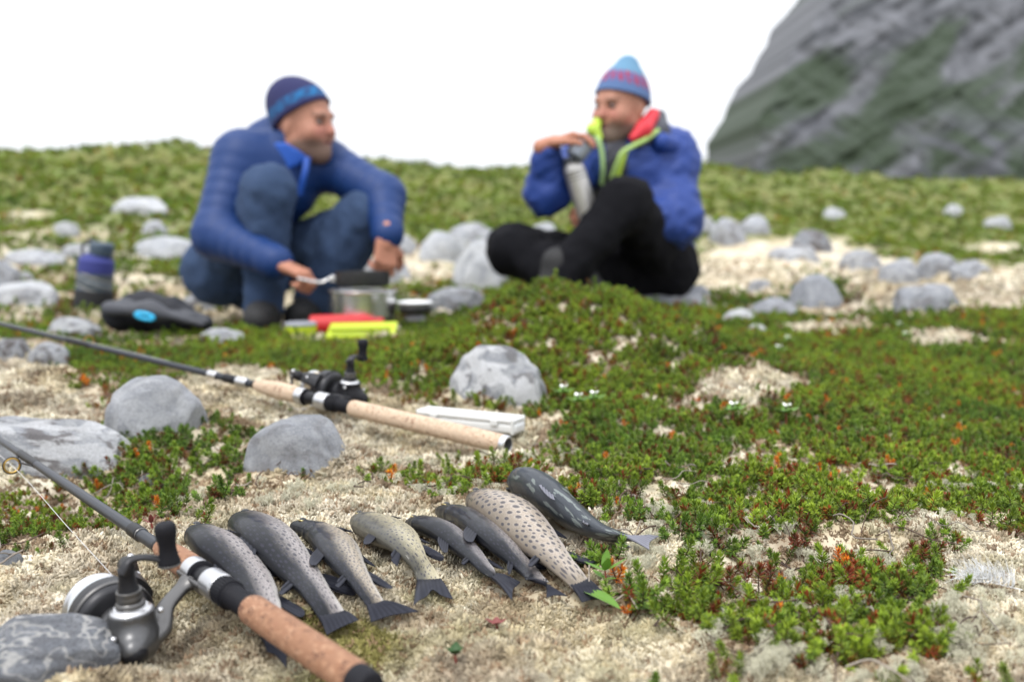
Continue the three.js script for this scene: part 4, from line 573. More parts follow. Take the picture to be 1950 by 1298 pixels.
// crouching: blue quilted jacket
{
  const j = J({ pelvis: [440, 500, 3.62], waist: [462, 435, 3.56], chest: [530, 338, 3.44], neck: [560, 280, 3.40], head: [576, 238, 3.37], shR: [456, 302, 3.36], shL: [622, 312, 3.46], elR: [412, 448, 3.22], elL: [730, 374, 3.36], wrR: [528, 500, 3.05], wrL: [738, 448, 3.22], hipR: [415, 515, 3.55], hipL: [480, 528, 3.66], knR: [514, 362, 3.16], knL: [700, 410, 3.36], anR: [500, 598, 3.20], anL: [592, 582, 3.40], toeR: [492, 632, 3.06], toeL: [566, 604, 3.26] });
  const ground = (p, up) => { const y = H(p.x, p.z) + up; if (p.y < y || p.y > y + 0.03) p.y = y; return p; }; ground(j.toeR, 0.044); ground(j.toeL, 0.044);
  const puffBlue = phys(rgb(0.006, 0.030, 0.125), 0.55, { specularIntensity: 0.6 }), Q = 0.047, c = j;
  const mid = (a, b, t) => a.clone().lerp(b, t);
  person({
    label: 'person crouching in a blue quilted jacket and navy hat, holding a frying pan', group: 'people eating outdoors', joints: j, base: V(j.pelvis.x, H(j.pelvis.x, j.pelvis.z), j.pelvis.z), face: V(0.93, -0.06, 0.40), headUp: V(-0.06, 1, 0.02), beard: [0.15, 0.105, 0.085], brow: [0.07, 0.05, 0.04], puff: true,
    hands: { R: [q3([532, 502, 3.04]), V(0.85, -0.36, 0.12), V(-0.2, -0.9, -0.1), 1, [0.55, 1.25, 0.9], 0.9], L: [q3([736, 452, 3.20]), V(-0.05, -1, 0.12), V(-0.5, -0.1, -0.85), 1, [0.5, 1.0, 0.8], 0.6] },
    jacket: [[c.pelvis.clone().lerp(c.waist, 0.15), c.waist, 0.140, 0.136, Q], [c.waist, c.chest, 0.136, 0.140, Q], [c.chest, c.neck, 0.140, 0.088, Q], [mid(c.shR, c.chest, 0.1), mid(c.shL, c.chest, 0.1), 0.090, 0.088], [c.waist, mid(c.shR, c.chest, 0.3), 0.12, 0.11, Q], [c.shR, c.elR, 0.088, 0.074, Q], [c.elR, mid(c.elR, c.wrR, 0.95), 0.073, 0.050, Q], [c.shL, c.elL, 0.082, 0.070, Q], [c.elL, mid(c.elL, c.wrL, 0.95), 0.069, 0.050, Q], [q3([512, 276, 3.46]), q3([540, 282, 3.42]), 0.062, 0.055]],
    cuts: [[mid(c.elR, c.wrR, 0.99), c.wrR.clone().sub(c.elR).normalize()]].map(([p, n]) => [p, n]).slice(0, 0), jacketMat: puffBlue,
    trousers: [[c.hipR, c.hipL, 0.115, 0.11], [c.pelvis, c.hipR, 0.12, 0.115], [c.hipR, c.knR, 0.102, 0.072], [c.knR, mid(c.knR, c.anR, 0.92), 0.080, 0.068], [c.hipL, c.knL, 0.110, 0.080], [c.knL, mid(c.knL, c.anL, 0.9), 0.086, 0.084]], trouserMat: phys(rgb(0.036, 0.060, 0.118), 0.9, { specularIntensity: 0.3 }), bootMat: std(rgb(0.012, 0.012, 0.013), 0.75),
    hatTip: [-0.055, 0.080, 0.068], hatTilt: -0.62, hatBrim: 0.030, hatPaint: (h, a, p) => { const n = noise3(p.x * 40, p.y * 40, p.z * 40); let k = [0.016, 0.018, 0.075]; if (h > 0.014 && h < 0.056) k = mix3(k, [0.010, 0.13, 0.32], clamp(0.75 + 0.8 * n) * smooth(0.014, 0.022, h) * smooth(0.056, 0.046, h) * (0.75 + 0.25 * Math.cos(a))); return k; },
    extra: (g, add, hd, f) => {
      const col = [], N = 40; const collar = (r0, r1, h0, h1, m, n) => { const q = []; };
      const cc = hd.P(-0.035, -0.105, 0), ring = (x, y, z) => { const X = x - cc.x, Y = y - cc.y, Z = z - cc.z, u = X * f.U.x + Y * f.U.y + Z * f.U.z, a = X * f.F.x + Y * f.F.y + Z * f.F.z, b = X * f.R.x + Y * f.R.y + Z * f.R.z, rr = Math.hypot(a / 1.12, b); return Math.max(Math.abs(rr - 0.072 - 0.10 * u) - 0.008, Math.abs(u) - 0.038 + 0.03 * smooth(0.02, 0.09, a)) - 0.006; };
      add('collar', surface(ring, cc.clone().subScalar(0.16), cc.clone().addScalar(0.16), 0.007), std(rgb(0.012, 0.085, 0.42), 0.6));
      const hoodA = q3([500, 268, 3.48]), hoodB = q3([525, 285, 3.36]); add('hood', grow(bones([[hoodA, hoodB, 0.060, 0.050, 0.045], [hoodA, q3([518, 242, 3.48]), 0.052, 0.040]], 0.04), [hoodA, hoodB, q3([515, 225, 3.5])], 0.01, 0.12), puffBlue);
      const z0 = q3([585, 300, 3.30]), z1 = q3([580, 330, 3.285]), z2 = q3([570, 370, 3.30]); add('zip_flap', sweep(curve([z0, z1, z2], 12), 0.011, 8), std(rgb(0.010, 0.07, 0.36), 0.5));
      { const w = mid(c.elL, c.wrL, 1.06), d = c.wrL.clone().sub(c.elL).normalize(), m = add('wrist_strap', new THREE.TorusGeometry(0.032, 0.007, 10, 32), std(rgb(0.40, 0.20, 0.22), 0.6)); m.position.copy(w); m.quaternion.setFromUnitVectors(V(0, 0, 1), d); }
      for (const [a, b] of [[c.elR, c.wrR], [c.elL, c.wrL]]) add('sleeve_hem', grow((x, y, z) => cone(x, y, z, mid(a, b, 0.9), mid(a, b, 0.98), 0.056, 0.053), [mid(a, b, 0.94)], 0.007, 0.10), puffBlue);
    },
  });
}
// seated: blue shell jacket with lime and red collar, silver flask
{
  const j = J({ pelvis: [1235, 500, 3.78], waist: [1228, 440, 3.76], chest: [1196, 330, 3.68], neck: [1188, 268, 3.64], head: [1184, 207, 3.60], shR: [1112, 306, 3.60], shL: [1272, 306, 3.70], elR: [1042, 366, 3.44], elL: [1288, 418, 3.58], wrR: [1043, 278, 3.36], wrL: [1170, 425, 3.42], hipR: [1185, 512, 3.72], hipL: [1262, 508, 3.74], knR: [975, 476, 3.48], knL: [1192, 384, 3.34], anR: [1105, 535, 3.34], anL: [1062, 530, 3.26], toeR: [1190, 548, 3.28], toeL: [1000, 556, 3.20] });
  for (const k of ['toeR', 'toeL']) { const p = j[k], y = H(p.x, p.z) + 0.044; p.y = y; } j.anL.y = Math.max(j.toeL.y + 0.05, j.anL.y); j.anR.y = Math.max(j.toeR.y + 0.04, j.anR.y);
  const c = j, mid = (a, b, t) => a.clone().lerp(b, t), blue = VC(0.62), BL = [0.006, 0.034, 0.195];
  const black = phys(rgb(0.007, 0.007, 0.009), 0.95, { specularIntensity: 0.25 }), lime = std(rgb(0.42, 0.60, 0.06), 0.6), red = std(rgb(0.56, 0.02, 0.035), 0.6), dark = phys(rgb(0.010, 0.010, 0.016), 0.9, { specularIntensity: 0.3 });
  person({
    label: 'person seated cross legged in a blue shell jacket and light blue hat, holding a flask', group: 'people eating outdoors', joints: j, base: V(j.pelvis.x, H(j.pelvis.x, j.pelvis.z), j.pelvis.z), face: V(-0.72, -0.10, 0.68), headUp: V(0.05, 1, 0.0), beard: [0.15, 0.12, 0.10], brow: [0.10, 0.07, 0.05],
    hands: { R: [q3([1046, 274, 3.35]), V(0.90, 0.30, 0.1), V(0.25, -0.95, 0.0), -1, [0.42, 0.5, 0.4], 0.3], L: [q3([1160, 428, 3.42]), V(-0.95, 0.05, 0.1), V(-0.1, 0.35, -0.9), -1, [0.35, 0.9, 0.8], 0.6] },
    jacket: [[c.pelvis.clone().add(V(0.02, -0.01, 0)), c.waist, 0.165, 0.155], [c.waist, c.chest, 0.155, 0.155], [c.chest, c.neck, 0.145, 0.085], [c.shR, c.shL, 0.090, 0.095], [c.shR, c.elR, 0.084, 0.074], [c.elR, mid(c.elR, c.wrR, 0.86), 0.074, 0.050], [c.shL, c.elL, 0.100, 0.092], [c.elL, c.wrL, 0.090, 0.062], [c.shL, c.waist, 0.11, 0.12]],
    cuts: [], jacketMat: blue,
    jacketPaint: (p) => { const d = p.clone().sub(c.chest), onArm = cone(p.x, p.y, p.z, c.shR, c.elR, 0.086, 0.080) < 0.02; const panel = d.x < -0.02 && d.x > -0.13 && d.y < 0.13 && d.y > -0.16 && d.z > 0 && !onArm; return panel ? [0.030, 0.031, 0.045] : BL; },
    trousers: [[c.hipR, c.hipL, 0.125, 0.125], [c.pelvis, c.hipL, 0.13, 0.13], [c.hipR, c.knR, 0.108, 0.086], [c.knR, mid(c.knR, c.anR, 0.95), 0.085, 0.070], [c.hipL, c.knL, 0.112, 0.080], [c.knL, mid(c.knL, c.anL, 0.95), 0.082, 0.066], [c.hipR, mid(c.knR, c.anR, 0.6), 0.09, 0.08]], trouserMat: black, bootMat: std(rgb(0.013, 0.013, 0.014), 0.75),
    hatTip: [-0.040, 0.150, 0.034], hatTilt: -0.34, hatBrim: 0.036, hatPaint: (h, a, p) => { let k = [0.10, 0.215, 0.33]; const n = noise3(p.x * 45, p.y * 45, p.z * 45); if (h > 0.035 && h < 0.078) k = mix3([0.09, 0.10, 0.24], [0.30, 0.025, 0.05], smooth(0.0, 0.4, Math.sin(a * 16) * 0.5 + n * 0.5 + 0.05)); else if (h <= 0.035) k = [0.075, 0.13, 0.27]; return k; },
    extra: (g, add, hd, f) => {
      // high dark neck layer, open collar in red and lime, zip edges, pocket
      add('neck_warmer', grow((x, y, z) => cone(x, y, z, mid(c.neck, c.chest, 0.35), hd.P(-0.035, -0.085, 0), 0.085, 0.077), [c.neck, hd.P(-0.03, -0.09, 0)], 0.008, 0.14), dark);
      const flap = (pts, w, m, name, nrm) => { const cv = curve(pts.map(q3), 18), pos = [], idx = []; cv.forEach((p, i) => { const k = w * (0.55 + 0.45 * Math.sin(Math.PI * i / 18)); for (const s of [-1, 1]) for (const e of [0, 1]) { const q = p.clone().addScaledVector(nrm, s * k).add(V(0, 0, e * 0.012)); pos.push(q.x, q.y, q.z); } }); for (let i = 0; i < 18; i++) { const a = i * 4, b = a + 4; for (const [u, v] of [[0, 2], [2, 3], [3, 1], [1, 0]]) idx.push(a + u, b + u, a + v, b + u, b + v, a + v); } const ge = new THREE.BufferGeometry(); ge.setAttribute('position', new THREE.Float32BufferAttribute(pos, 3)); ge.setIndex(idx); ge.computeVertexNormals(); m.side = THREE.DoubleSide; add(name, ge, m); };
      add('collar_lining', grow(bones([[q3([1244, 218, 3.60]), q3([1226, 246, 3.53]), 0.024, 0.028], [q3([1226, 246, 3.53]), q3([1205, 262, 3.50]), 0.026, 0.014]], 0.02), [q3([1244, 218, 3.60]), q3([1205, 262, 3.50])], 0.006, 0.06), red);
      add('collar_lining', grow(bones([[q3([1138, 232, 3.54]), q3([1130, 246, 3.50]), 0.017, 0.020], [q3([1130, 246, 3.50]), q3([1142, 262, 3.49]), 0.020, 0.012]], 0.02), [q3([1138, 232, 3.54]), q3([1142, 262, 3.49])], 0.006, 0.06), lime);
      add('collar', grow(bones([[q3([1256, 222, 3.66]), q3([1256, 250, 3.60]), 0.026, 0.034], [q3([1256, 250, 3.60]), q3([1215, 272, 3.54]), 0.030, 0.022]], 0.03), [q3([1256, 222, 3.66]), q3([1215, 272, 3.54])], 0.007, 0.07), std(rgb(0.05, 0.055, 0.07), 0.7));
      add('hood', grow(bones([[q3([1240, 246, 3.74]), q3([1296, 280, 3.70]), 0.055, 0.045], [q3([1260, 270, 3.56]), q3([1300, 285, 3.66]), 0.034, 0.036]], 0.05), [q3([1240, 246, 3.74]), q3([1296, 280, 3.70]), q3([1260, 270, 3.56])], 0.009, 0.09), std(rgb(0.007, 0.040, 0.23), 0.62));
      const strip = (pts, r, m, n) => { const P = curve(pts.map(q3), 24); add(n, sweep(P, r, 8), m); };
      strip([[1254, 248, 3.555], [1232, 264, 3.515], [1202, 280, 3.49], [1184, 292, 3.485], [1176, 310, 3.49], [1166, 336, 3.51], [1160, 360, 3.53]], 0.0085, std(rgb(0.34, 0.50, 0.14), 0.6), 'zip');
      strip([[1128, 250, 3.50], [1140, 268, 3.48], [1146, 290, 3.48], [1148, 320, 3.49], [1146, 350, 3.52]], 0.0085, std(rgb(0.34, 0.52, 0.20), 0.6), 'zip');
      strip([[1190, 288, 3.50], [1184, 305, 3.50], [1178, 325, 3.51], [1174, 342, 3.52]], 0.012, lime, 'pocket_zip');
    },
  });
}
// ---------------------------------------------------------------- camp things
const steel = std(rgb(0.62, 0.62, 0.62), 0.26, 1), blackPan = std(rgb(0.012, 0.012, 0.013), 0.5), limeMat = phys(rgb(0.40, 0.50, 0.015), 0.5), redMat = phys(rgb(0.44, 0.012, 0.014), 0.4), whiteMat = phys(rgb(0.78, 0.79, 0.80), 0.35);
const stand = (g, p, yaw = 0) => { g.position.copy(p); g.rotation.y = yaw; return g; };
// windscreen pot on the stove with the frying pan above
const potAt = onGround(692, 612); potAt.copy(at(692, 612, 3.02));
{
  const Z = 3.02, W = (px) => px / FPX * Z, top = at(692, 553, Z).y - potAt.y, g = thing('stove_pot', 'brushed steel pot standing on the stove under the frying pan', 'pot'), r = W(63);
  const wall = mesh('pot_wall', lathe([[r * 0.93, 0.008], [r * 0.99, 0.012], [r, 0.02], [r, top - 0.006], [r * 1.03, top - 0.003], [r * 1.03, top], [r * 0.97, top], [r * 0.97, 0.014], [0, 0.012]], 56), steel, g);
  mesh('rim', new THREE.TorusGeometry(r * 1.02, 0.0024, 10, 56).rotateX(Math.PI / 2).translate(0, top, 0), steel, g);
  for (const a of [0.5, 2.6]) mesh('bail_lug', new RoundedBoxGeometry(0.016, 0.02, 0.006, 2, 0.002).translate(0, top - 0.02, r + 0.003).rotateY(a), steel, g);
  stand(g, potAt.clone());
  const sv = thing('camp_stove', 'small dark camp stove under the steel pot', 'stove'), sh = Math.max(0.02, potAt.y + 0.008 - H(potAt.x, potAt.z)); mesh('burner', lathe([[0, sh * 0.3], [r * 0.4, sh * 0.3], [r * 0.45, sh * 0.9], [r * 0.3, sh * 0.98], [0, sh * 0.98]], 30), gun, sv); for (let k = 0; k < 3; k++) mesh('leg', new RoundedBoxGeometry(r * 0.9, 0.008, 0.012, 2, 0.002).rotateZ(-0.12).translate(r * 0.45, sh * 0.9, 0).rotateY(k * 2.094 + 0.4), blackPan, sv), mesh('leg', new RoundedBoxGeometry(0.01, sh, 0.012, 2, 0.002).translate(r * 0.85, sh / 2, 0).rotateY(k * 2.094 + 0.4), blackPan, sv); stand(sv, V(potAt.x, H(potAt.x, potAt.z), potAt.z));
  const p = thing('frying_pan', 'black frying pan with a folding steel handle over the steel pot', 'pan'), rp = W(52), h = W(30);
  mesh('pan_body', lathe([[0, 0.004], [rp * 0.93, 0.004], [rp * 0.985, 0.010], [rp, h], [rp * 0.97, h], [rp * 0.95, 0.012], [0, 0.008]], 52), blackPan, p);
  const hd = q3([612, 537, 3.00]), base = V(potAt.x, at(692, 553, Z).y + 0.010, potAt.z), a = hd.clone().sub(base), b = V(-rp * 0.98, h * 0.55, 0.01);
  mesh('handle', sweep(curve([b, b.clone().lerp(a, 0.4).add(V(0, 0.006, 0)), a, a.clone().add(V(-0.07, 0.012, 0.01))], 16), 0.0085, 12, { up: V(0, 1, 0), squash: 0.55 }), steel, p);
  mesh('handle_bracket', new RoundedBoxGeometry(0.016, 0.02, 0.03, 2, 0.003).translate(b.x - 0.006, b.y, b.z), steel, p);
  stand(p, base);
}
{ // red fuel bottle lying, lime cup, lime board, white plate with a dark one under it
  const g = thing('fuel_bottle', 'red metal fuel bottle lying in front of the steel pot', 'bottle'), a = at(588, 615, 2.86), b = at(728, 617, 2.90); a.y = H(a.x, a.z) + 0.036; b.y = H(b.x, b.z) + 0.036; const L = a.distanceTo(b), r = 0.030;
  mesh('bottle_body', lathe([[0, 0], [r * 0.8, 0.001], [r * 0.97, 0.006], [r, 0.015], [r, L * 0.72], [r * 0.92, L * 0.80], [r * 0.62, L * 0.88], [r * 0.5, L * 0.92]], 40), redMat, g);
  mesh('cap', lathe([[r * 0.5, L * 0.905], [r * 0.62, L * 0.91], [r * 0.62, L * 1.0], [r * 0.5, L * 1.02], [0, L * 1.02]], 32), std(rgb(0.40, 0.01, 0.012), 0.5), g);
  g.position.copy(a); g.quaternion.setFromUnitVectors(V(0, 1, 0), b.clone().sub(a).normalize());
  const c = thing('cup', 'small lime green cup with a grey lid by the red bottle', 'cup'), cpos = at(573, 640, 2.76); const k = -cpos.z / FPX, cr = 30 * k, ch = 26 * k;
  mesh('cup_wall', lathe([[0, 0.002], [cr * 0.92, 0.002], [cr * 0.97, 0.006], [cr, ch * 0.9], [cr * 0.96, ch * 0.92], [0, ch * 0.9]], 40), limeMat, c);
  mesh('lid', lathe([[0, ch * 0.9], [cr * 1.02, ch * 0.9], [cr * 1.04, ch * 0.96], [cr * 1.0, ch * 1.1], [cr * 0.9, ch * 1.14], [0, ch * 1.12]], 40), std(rgb(0.22, 0.23, 0.26), 0.5), c); stand(c, cpos.setY(H(cpos.x, cpos.z) + 0.010));
  const d = thing('cutting_board', 'lime green folding board lying in front of the red bottle', 'board'), dp = at(690, 640, 2.74), dk = -dp.z / FPX;
  mesh('panel', new RoundedBoxGeometry(130 * dk, 0.012, 0.11, 3, 0.004).rotateX(0.24).rotateZ(0.02), limeMat, d); mesh('folded_edge', sweep([V(-56 * dk, 0.009, 0.045), V(0, 0.010, 0.046), V(56 * dk, 0.011, 0.045)], 0.0075, 10), limeMat, d); stand(d, V(dp.x, H(dp.x, dp.z) + 0.022, dp.z), 0.03);
  const e = thing('plate', 'white plate on a dark dish beside the steel pot', 'plate'), ep = at(790, 580, 3.02), ek = 3.02 / FPX, er = 34 * ek; ep.y = at(790, 596, 3.02).y;
  mesh('dish', lathe([[0, 0], [er * 0.75, 0], [er * 0.98, 0.016], [er, 0.020], [er * 0.94, 0.019], [er * 0.7, 0.005], [0, 0.004]], 44), std(rgb(0.05, 0.05, 0.055), 0.5), e); mesh('plate_face', lathe([[0, 0.020], [er * 0.7, 0.020], [er * 1.0, 0.032], [er * 1.02, 0.034], [er * 0.98, 0.036], [er * 0.68, 0.025], [0, 0.025]], 48), whiteMat, e); mesh('stand_stone', new THREE.CylinderGeometry(er * 0.5, er * 0.6, 0.02, 12).translate(0, -0.01, 0), std(rgb(0.2, 0.2, 0.21), 0.9), e); ep.y = Math.max(ep.y, H(ep.x, ep.z) + 0.02); stand(e, ep);
}
{ // the black bag with a bright blue loop
  const g = thing('rucksack', 'black rucksack lying flat with a bright blue pull loop', 'bag'), P = (x, y, z) => at(x, y, z), low = (p, up) => { p.y = Math.max(p.y, H(p.x, p.z) + up); return p; };
  const fabric = phys(rgb(0.018, 0.019, 0.024), 0.75, { specularIntensity: 0.5 }), A = [low(P(225, 600, 2.85), 0.03), low(P(275, 592, 2.9), 0.05), low(P(330, 600, 2.85), 0.035), low(P(390, 612, 2.8), 0.02)];
  mesh('bag_body', grow((x, y, z) => { let d = bones([[A[0], A[1], 0.045, 0.052], [A[1], A[2], 0.052, 0.042], [A[2], A[3], 0.042, 0.022]], 0.04)(x, y, z); return d + 0.005 * noise3(x * 18, y * 18, z * 18); }, A, 0.008, 0.09), fabric, g);
  mesh('flap', grow(bones([[P(205, 588, 2.80), P(285, 592, 2.74), 0.020, 0.012], [P(285, 590, 2.74), P(385, 616, 2.70), 0.014, 0.010], [P(240, 580, 2.86), P(350, 596, 2.82), 0.020, 0.014]], 0.07), [P(205, 588, 2.8), P(385, 616, 2.7), P(240, 580, 2.86)], 0.007, 0.06), phys(rgb(0.045, 0.048, 0.058), 0.7), g);
  mesh('flap', grow(bones([[P(300, 596, 2.76), P(360, 604, 2.74), 0.016, 0.012], [P(330, 588, 2.84), P(395, 612, 2.74), 0.012, 0.010]], 0.05), [P(300, 596, 2.76), P(395, 612, 2.74)], 0.007, 0.05), phys(rgb(0.040, 0.043, 0.052), 0.7), g);
  mesh('strap', sweep(curve([P(228, 575, 2.95), P(246, 566, 2.93), P(268, 576, 2.9)], 14), 0.010, 10, { squash: 0.4 }), fabric, g);
  const lp = []; for (let i = 0; i <= 24; i++) { const a = i / 24 * 6.283; lp.push(P(275 + 17 * Math.cos(a) + 2 * Math.sin(a), 602 + 5.5 * Math.sin(a) + 3 * Math.cos(a), 2.70)); } mesh('pull_loop', sweep(lp, 0.0052, 8, { caps: false }), phys(rgb(0.02, 0.42, 0.72), 0.5), g);
  rebase(g, A[1].clone().setY(H(A[1].x, A[1].z)));
  // striped insulated bottle leaning beside it
  const b = thing('water_bottle', 'striped grey and blue insulated bottle with a dark cap beside the rucksack', 'bottle'), foot = onGround(176, 592), k = -foot.z / FPX, h = 132 * k, r = 33 * k, cs = [[0.06, 0.07, 0.085], [0.17, 0.19, 0.20], [0.04, 0.065, 0.10], [0.20, 0.20, 0.19], [0.03, 0.05, 0.065]];
  const body = lathe([[0, 0], [r * 0.96, 0.002], [r, 0.008], ...Array.from({ length: 40 }, (_, i) => [r * (1 + 0.01 * Math.sin(i)), 0.01 + (h * 0.72 - 0.01) * i / 39]), [r * 0.86, h * 0.78], [r * 0.5, h * 0.83]], 36);
  mesh('insulated_sleeve', paint(body, (p) => { const t = p.y / h; if (t > 0.56) return [0.025, 0.032, 0.17]; if (t < 0.2) return [0.02, 0.02, 0.024]; return cs[Math.floor((t * 26 + p.x * 30) % 5 + 5) % 5]; }), VC(0.8), b);
  mesh('screw_cap', lathe([[r * 0.5, h * 0.80], [r * 0.66, h * 0.81], [r * 0.68, h * 0.96], [r * 0.6, h * 1.0], [0, h * 1.0]], 30).translate(r * 0.25, 0, 0), std(rgb(0.035, 0.06, 0.09), 0.5), b);
  mesh('side_pocket', lathe([[r * 1.03, 0], [r * 1.08, 0.004], [r * 1.08, h * 0.30], [r * 1.02, h * 0.31]], 30), std(rgb(0.012, 0.013, 0.015), 0.8), b);
  mesh('carry_loop', sweep(curve([V(-r * 0.75, h * 0.72, 0), V(-r * 0.85, h * 0.92, 0), V(-r * 0.35, h * 1.02, 0), V(0, h * 0.9, 0)], 16), 0.006, 8), std(rgb(0.05, 0.05, 0.06), 0.7), b);
  foot.y = H(foot.x, foot.z); stand(b, foot); b.rotation.z = -0.12;
}
{ // steel flask held by the seated person
  const g = thing('vacuum_flask', 'brushed steel vacuum flask held tilted by the seated person', 'flask'), bot = q3([1126, 428, 3.38]), top = q3([1086, 300, 3.36]), L = bot.distanceTo(top), r = 0.036;
  mesh('flask_body', lathe([[0, 0], [r * 0.9, 0.0015], [r, 0.008], [r, L * 0.80], [r * 0.93, L * 0.86], [r * 0.78, L * 0.90], [r * 0.76, L * 0.93], [0, L * 0.93]], 44), std(rgb(0.56, 0.545, 0.52), 0.42, 0.8), g);
  for (const t of [0.70, 0.76, 0.80]) mesh('ring_groove', new THREE.TorusGeometry(r * 0.995, 0.0016, 8, 44).rotateX(Math.PI / 2).translate(0, L * t, 0), gun, g);
  mesh('stopper', lathe([[0, L * 0.925], [r * 0.68, L * 0.925], [r * 0.7, L * 0.99], [r * 0.6, L * 1.02], [0, L * 1.02]], 32), std(rgb(0.09, 0.10, 0.12), 0.5), g);
  g.position.copy(bot); g.quaternion.setFromUnitVectors(V(0, 1, 0), top.clone().sub(bot).normalize());
  const c = thing('flask_cup', 'grey blue flask cup held under the seated person\'s raised hand', 'cup'), cp0 = q3([1094, 300, 3.34]), cp1 = q3([1112, 268, 3.35]), cl = cp0.distanceTo(cp1);
  mesh('cup_wall', lathe([[0, 0], [0.030, 0.001], [0.034, 0.006], [0.041, cl], [0.039, cl], [0.032, 0.008], [0, 0.005]], 36), std(rgb(0.30, 0.34, 0.40), 0.4, 0.6), c); mesh('rim', new THREE.TorusGeometry(0.040, 0.0016, 8, 40).rotateX(Math.PI / 2).translate(0, cl, 0), steel, c);
  c.position.copy(cp0); c.quaternion.setFromUnitVectors(V(0, 1, 0), cp1.clone().sub(cp0).normalize());
}
{ // white plastic box behind the cork butt
  const g = thing('lure_box', 'translucent white plastic box lying behind the pale cork grip', 'box'), a = at(802, 786, 1.50), b = at(992, 800, 1.42), c = a.clone().lerp(b, 0.5), L = a.distanceTo(b), y = H(c.x, c.z), m = phys(rgb(0.72, 0.73, 0.72), 0.3, { transmission: 0.15, thickness: 0 });
  mesh('box_base', new RoundedBoxGeometry(L, 0.018, 0.036, 4, 0.007).translate(0, 0.010, 0), m, g); mesh('lid', new RoundedBoxGeometry(L * 0.985, 0.009, 0.038, 4, 0.004).translate(0, 0.0215, 0), m, g);
  for (const t of [-0.3, 0.3]) mesh('latch', new RoundedBoxGeometry(0.012, 0.009, 0.003, 2, 0.001).translate(t * L, 0.018, 0.0195), m, g);
  mesh('end_rib', new RoundedBoxGeometry(0.004, 0.024, 0.040, 2, 0.0018).translate(L * 0.47, 0.0135, 0), m, g);
  stand(g, V(c.x, y + 0.004, c.z), Math.atan2(-(b.z - a.z), b.x - a.x));
}
// ---------------------------------------------------------------- single plants one can point at
function leafBlade(L, w, bend, fold = 0.25) { const pos = [], idx = [], n = 9; for (let i = 0; i <= n; i++) { const t = i / n, k = Math.pow(Math.sin(Math.PI * Math.pow(t, 0.8)), 0.8) * w, y = bend * t * t * L; for (const s of [-1, -0.5, 0, 0.5, 1]) pos.push(s * k, y + Math.abs(s) * k * fold, t * L); } for (let i = 0; i < n; i++) for (let j = 0; j < 4; j++) { const a = i * 5 + j, b = a + 5; idx.push(a, b, a + 1, b, b + 1, a + 1); } const g = new THREE.BufferGeometry(); g.setAttribute('position', new THREE.Float32BufferAttribute(pos, 3)); g.setIndex(idx); g.computeVertexNormals(); return g; }
const leafGreen = phys(rgb(0.13, 0.27, 0.035), 0.5, { side: THREE.DoubleSide, transmission: 0.3, thickness: 0, specularIntensity: 0.5 }), leafDark = phys(rgb(0.03, 0.075, 0.022), 0.5, { side: THREE.DoubleSide, specularIntensity: 0.5 }), leafRed = phys(rgb(0.16, 0.035, 0.03), 0.6, { side: THREE.DoubleSide }), stemRed = std(rgb(0.22, 0.04, 0.03), 0.7), petal = phys(rgb(0.80, 0.80, 0.76), 0.6, { side: THREE.DoubleSide });
function seedling(px, py, o) {
  const p = onGround(px, py), g = thing(o.name ?? 'seedling', o.label, 'plant', o.group), h = o.h;
  mesh('stem', sweep([V(0, -0.004, 0), V(0.001, h * 0.5, 0), V(0, h, 0)], [0.0014, 0.0011, 0.0009], 7), o.stem ?? stemRed, g);
  o.leaves.forEach(([yaw, pitch, L, w, y]) => { const m = mesh('leaf', leafBlade(L, w, o.bend ?? 0.25), o.leaf ?? leafGreen, g); m.position.y = h * (y ?? 1); m.rotation.order = 'YXZ'; m.rotation.set(-pitch, yaw, 0); });
  if (o.flower) { const f = new THREE.Group(); f.name = 'flower'; g.add(f); f.position.y = h + 0.008; for (let k = 0; k < 4; k++) { const m = mesh('petal', leafBlade(0.010, 0.0042, 0.3), petal, f); m.rotation.order = 'YXZ'; m.rotation.set(-0.35, k * Math.PI / 2 + 0.3, 0); } mesh('flower_centre', new THREE.SphereGeometry(0.0024, 10, 8), std(rgb(0.05, 0.03, 0.04), 0.8), f); }
  p.y = H(p.x, p.z) + (o.lift ?? 0); stand(g, p, o.yaw ?? 0); g.scale.setScalar(o.size ?? 1); return g;
}
seedling(1152, 1112, { label: 'upright bright green seedling with pointed leaves near the spotted trout\'s tail', size: 0.72, h: 0.016, leaves: [[1.35, 0.35, 0.030, 0.0062], [-1.5, 0.2, 0.026, 0.0060], [0.2, 0.75, 0.022, 0.0056], [2.8, 0.9, 0.024, 0.0055], [0.7, 0.0, 0.018, 0.0046, 0.45], [-2.3, 0.1, 0.018, 0.0046, 0.45]] });
seedling(288, 1012, { label: 'tiny dark red seedling on the pale moss beside the rod', h: 0.009, leaf: leafRed, leaves: [[0.3, 1.0, 0.011, 0.0026], [2.2, 0.8, 0.010, 0.0024], [-1.6, 0.25, 0.011, 0.0016], [1.5, 0.4, 0.008, 0.0024]] });
seedling(866, 1266, { label: 'small dark green seedling alone on the olive moss below the trout', size: 0.75, h: 0.010, leaf: leafDark, leaves: [[0.2, 0.5, 0.012, 0.0052], [1.7, 0.5, 0.011, 0.0046], [-1.5, 0.5, 0.011, 0.0046], [3.0, 0.6, 0.012, 0.005]] });
seedling(945, 1200, { label: 'small dark red leaf rosette beside the orange sprig', size: 0.75, h: 0.006, leaf: leafRed, leaves: [[0.2, 0.3, 0.012, 0.004], [1.6, 0.3, 0.012, 0.004], [-1.6, 0.3, 0.013, 0.004], [3.1, 0.3, 0.010, 0.004]] });
seedling(968, 1080, { label: 'small yellow green leaf rosette between the two dark trout', h: 0.006, leaves: [[0.4, 0.25, 0.010, 0.0034], [1.7, 0.25, 0.010, 0.0034], [-1.2, 0.25, 0.011, 0.0034], [2.9, 0.3, 0.010, 0.0034]] });
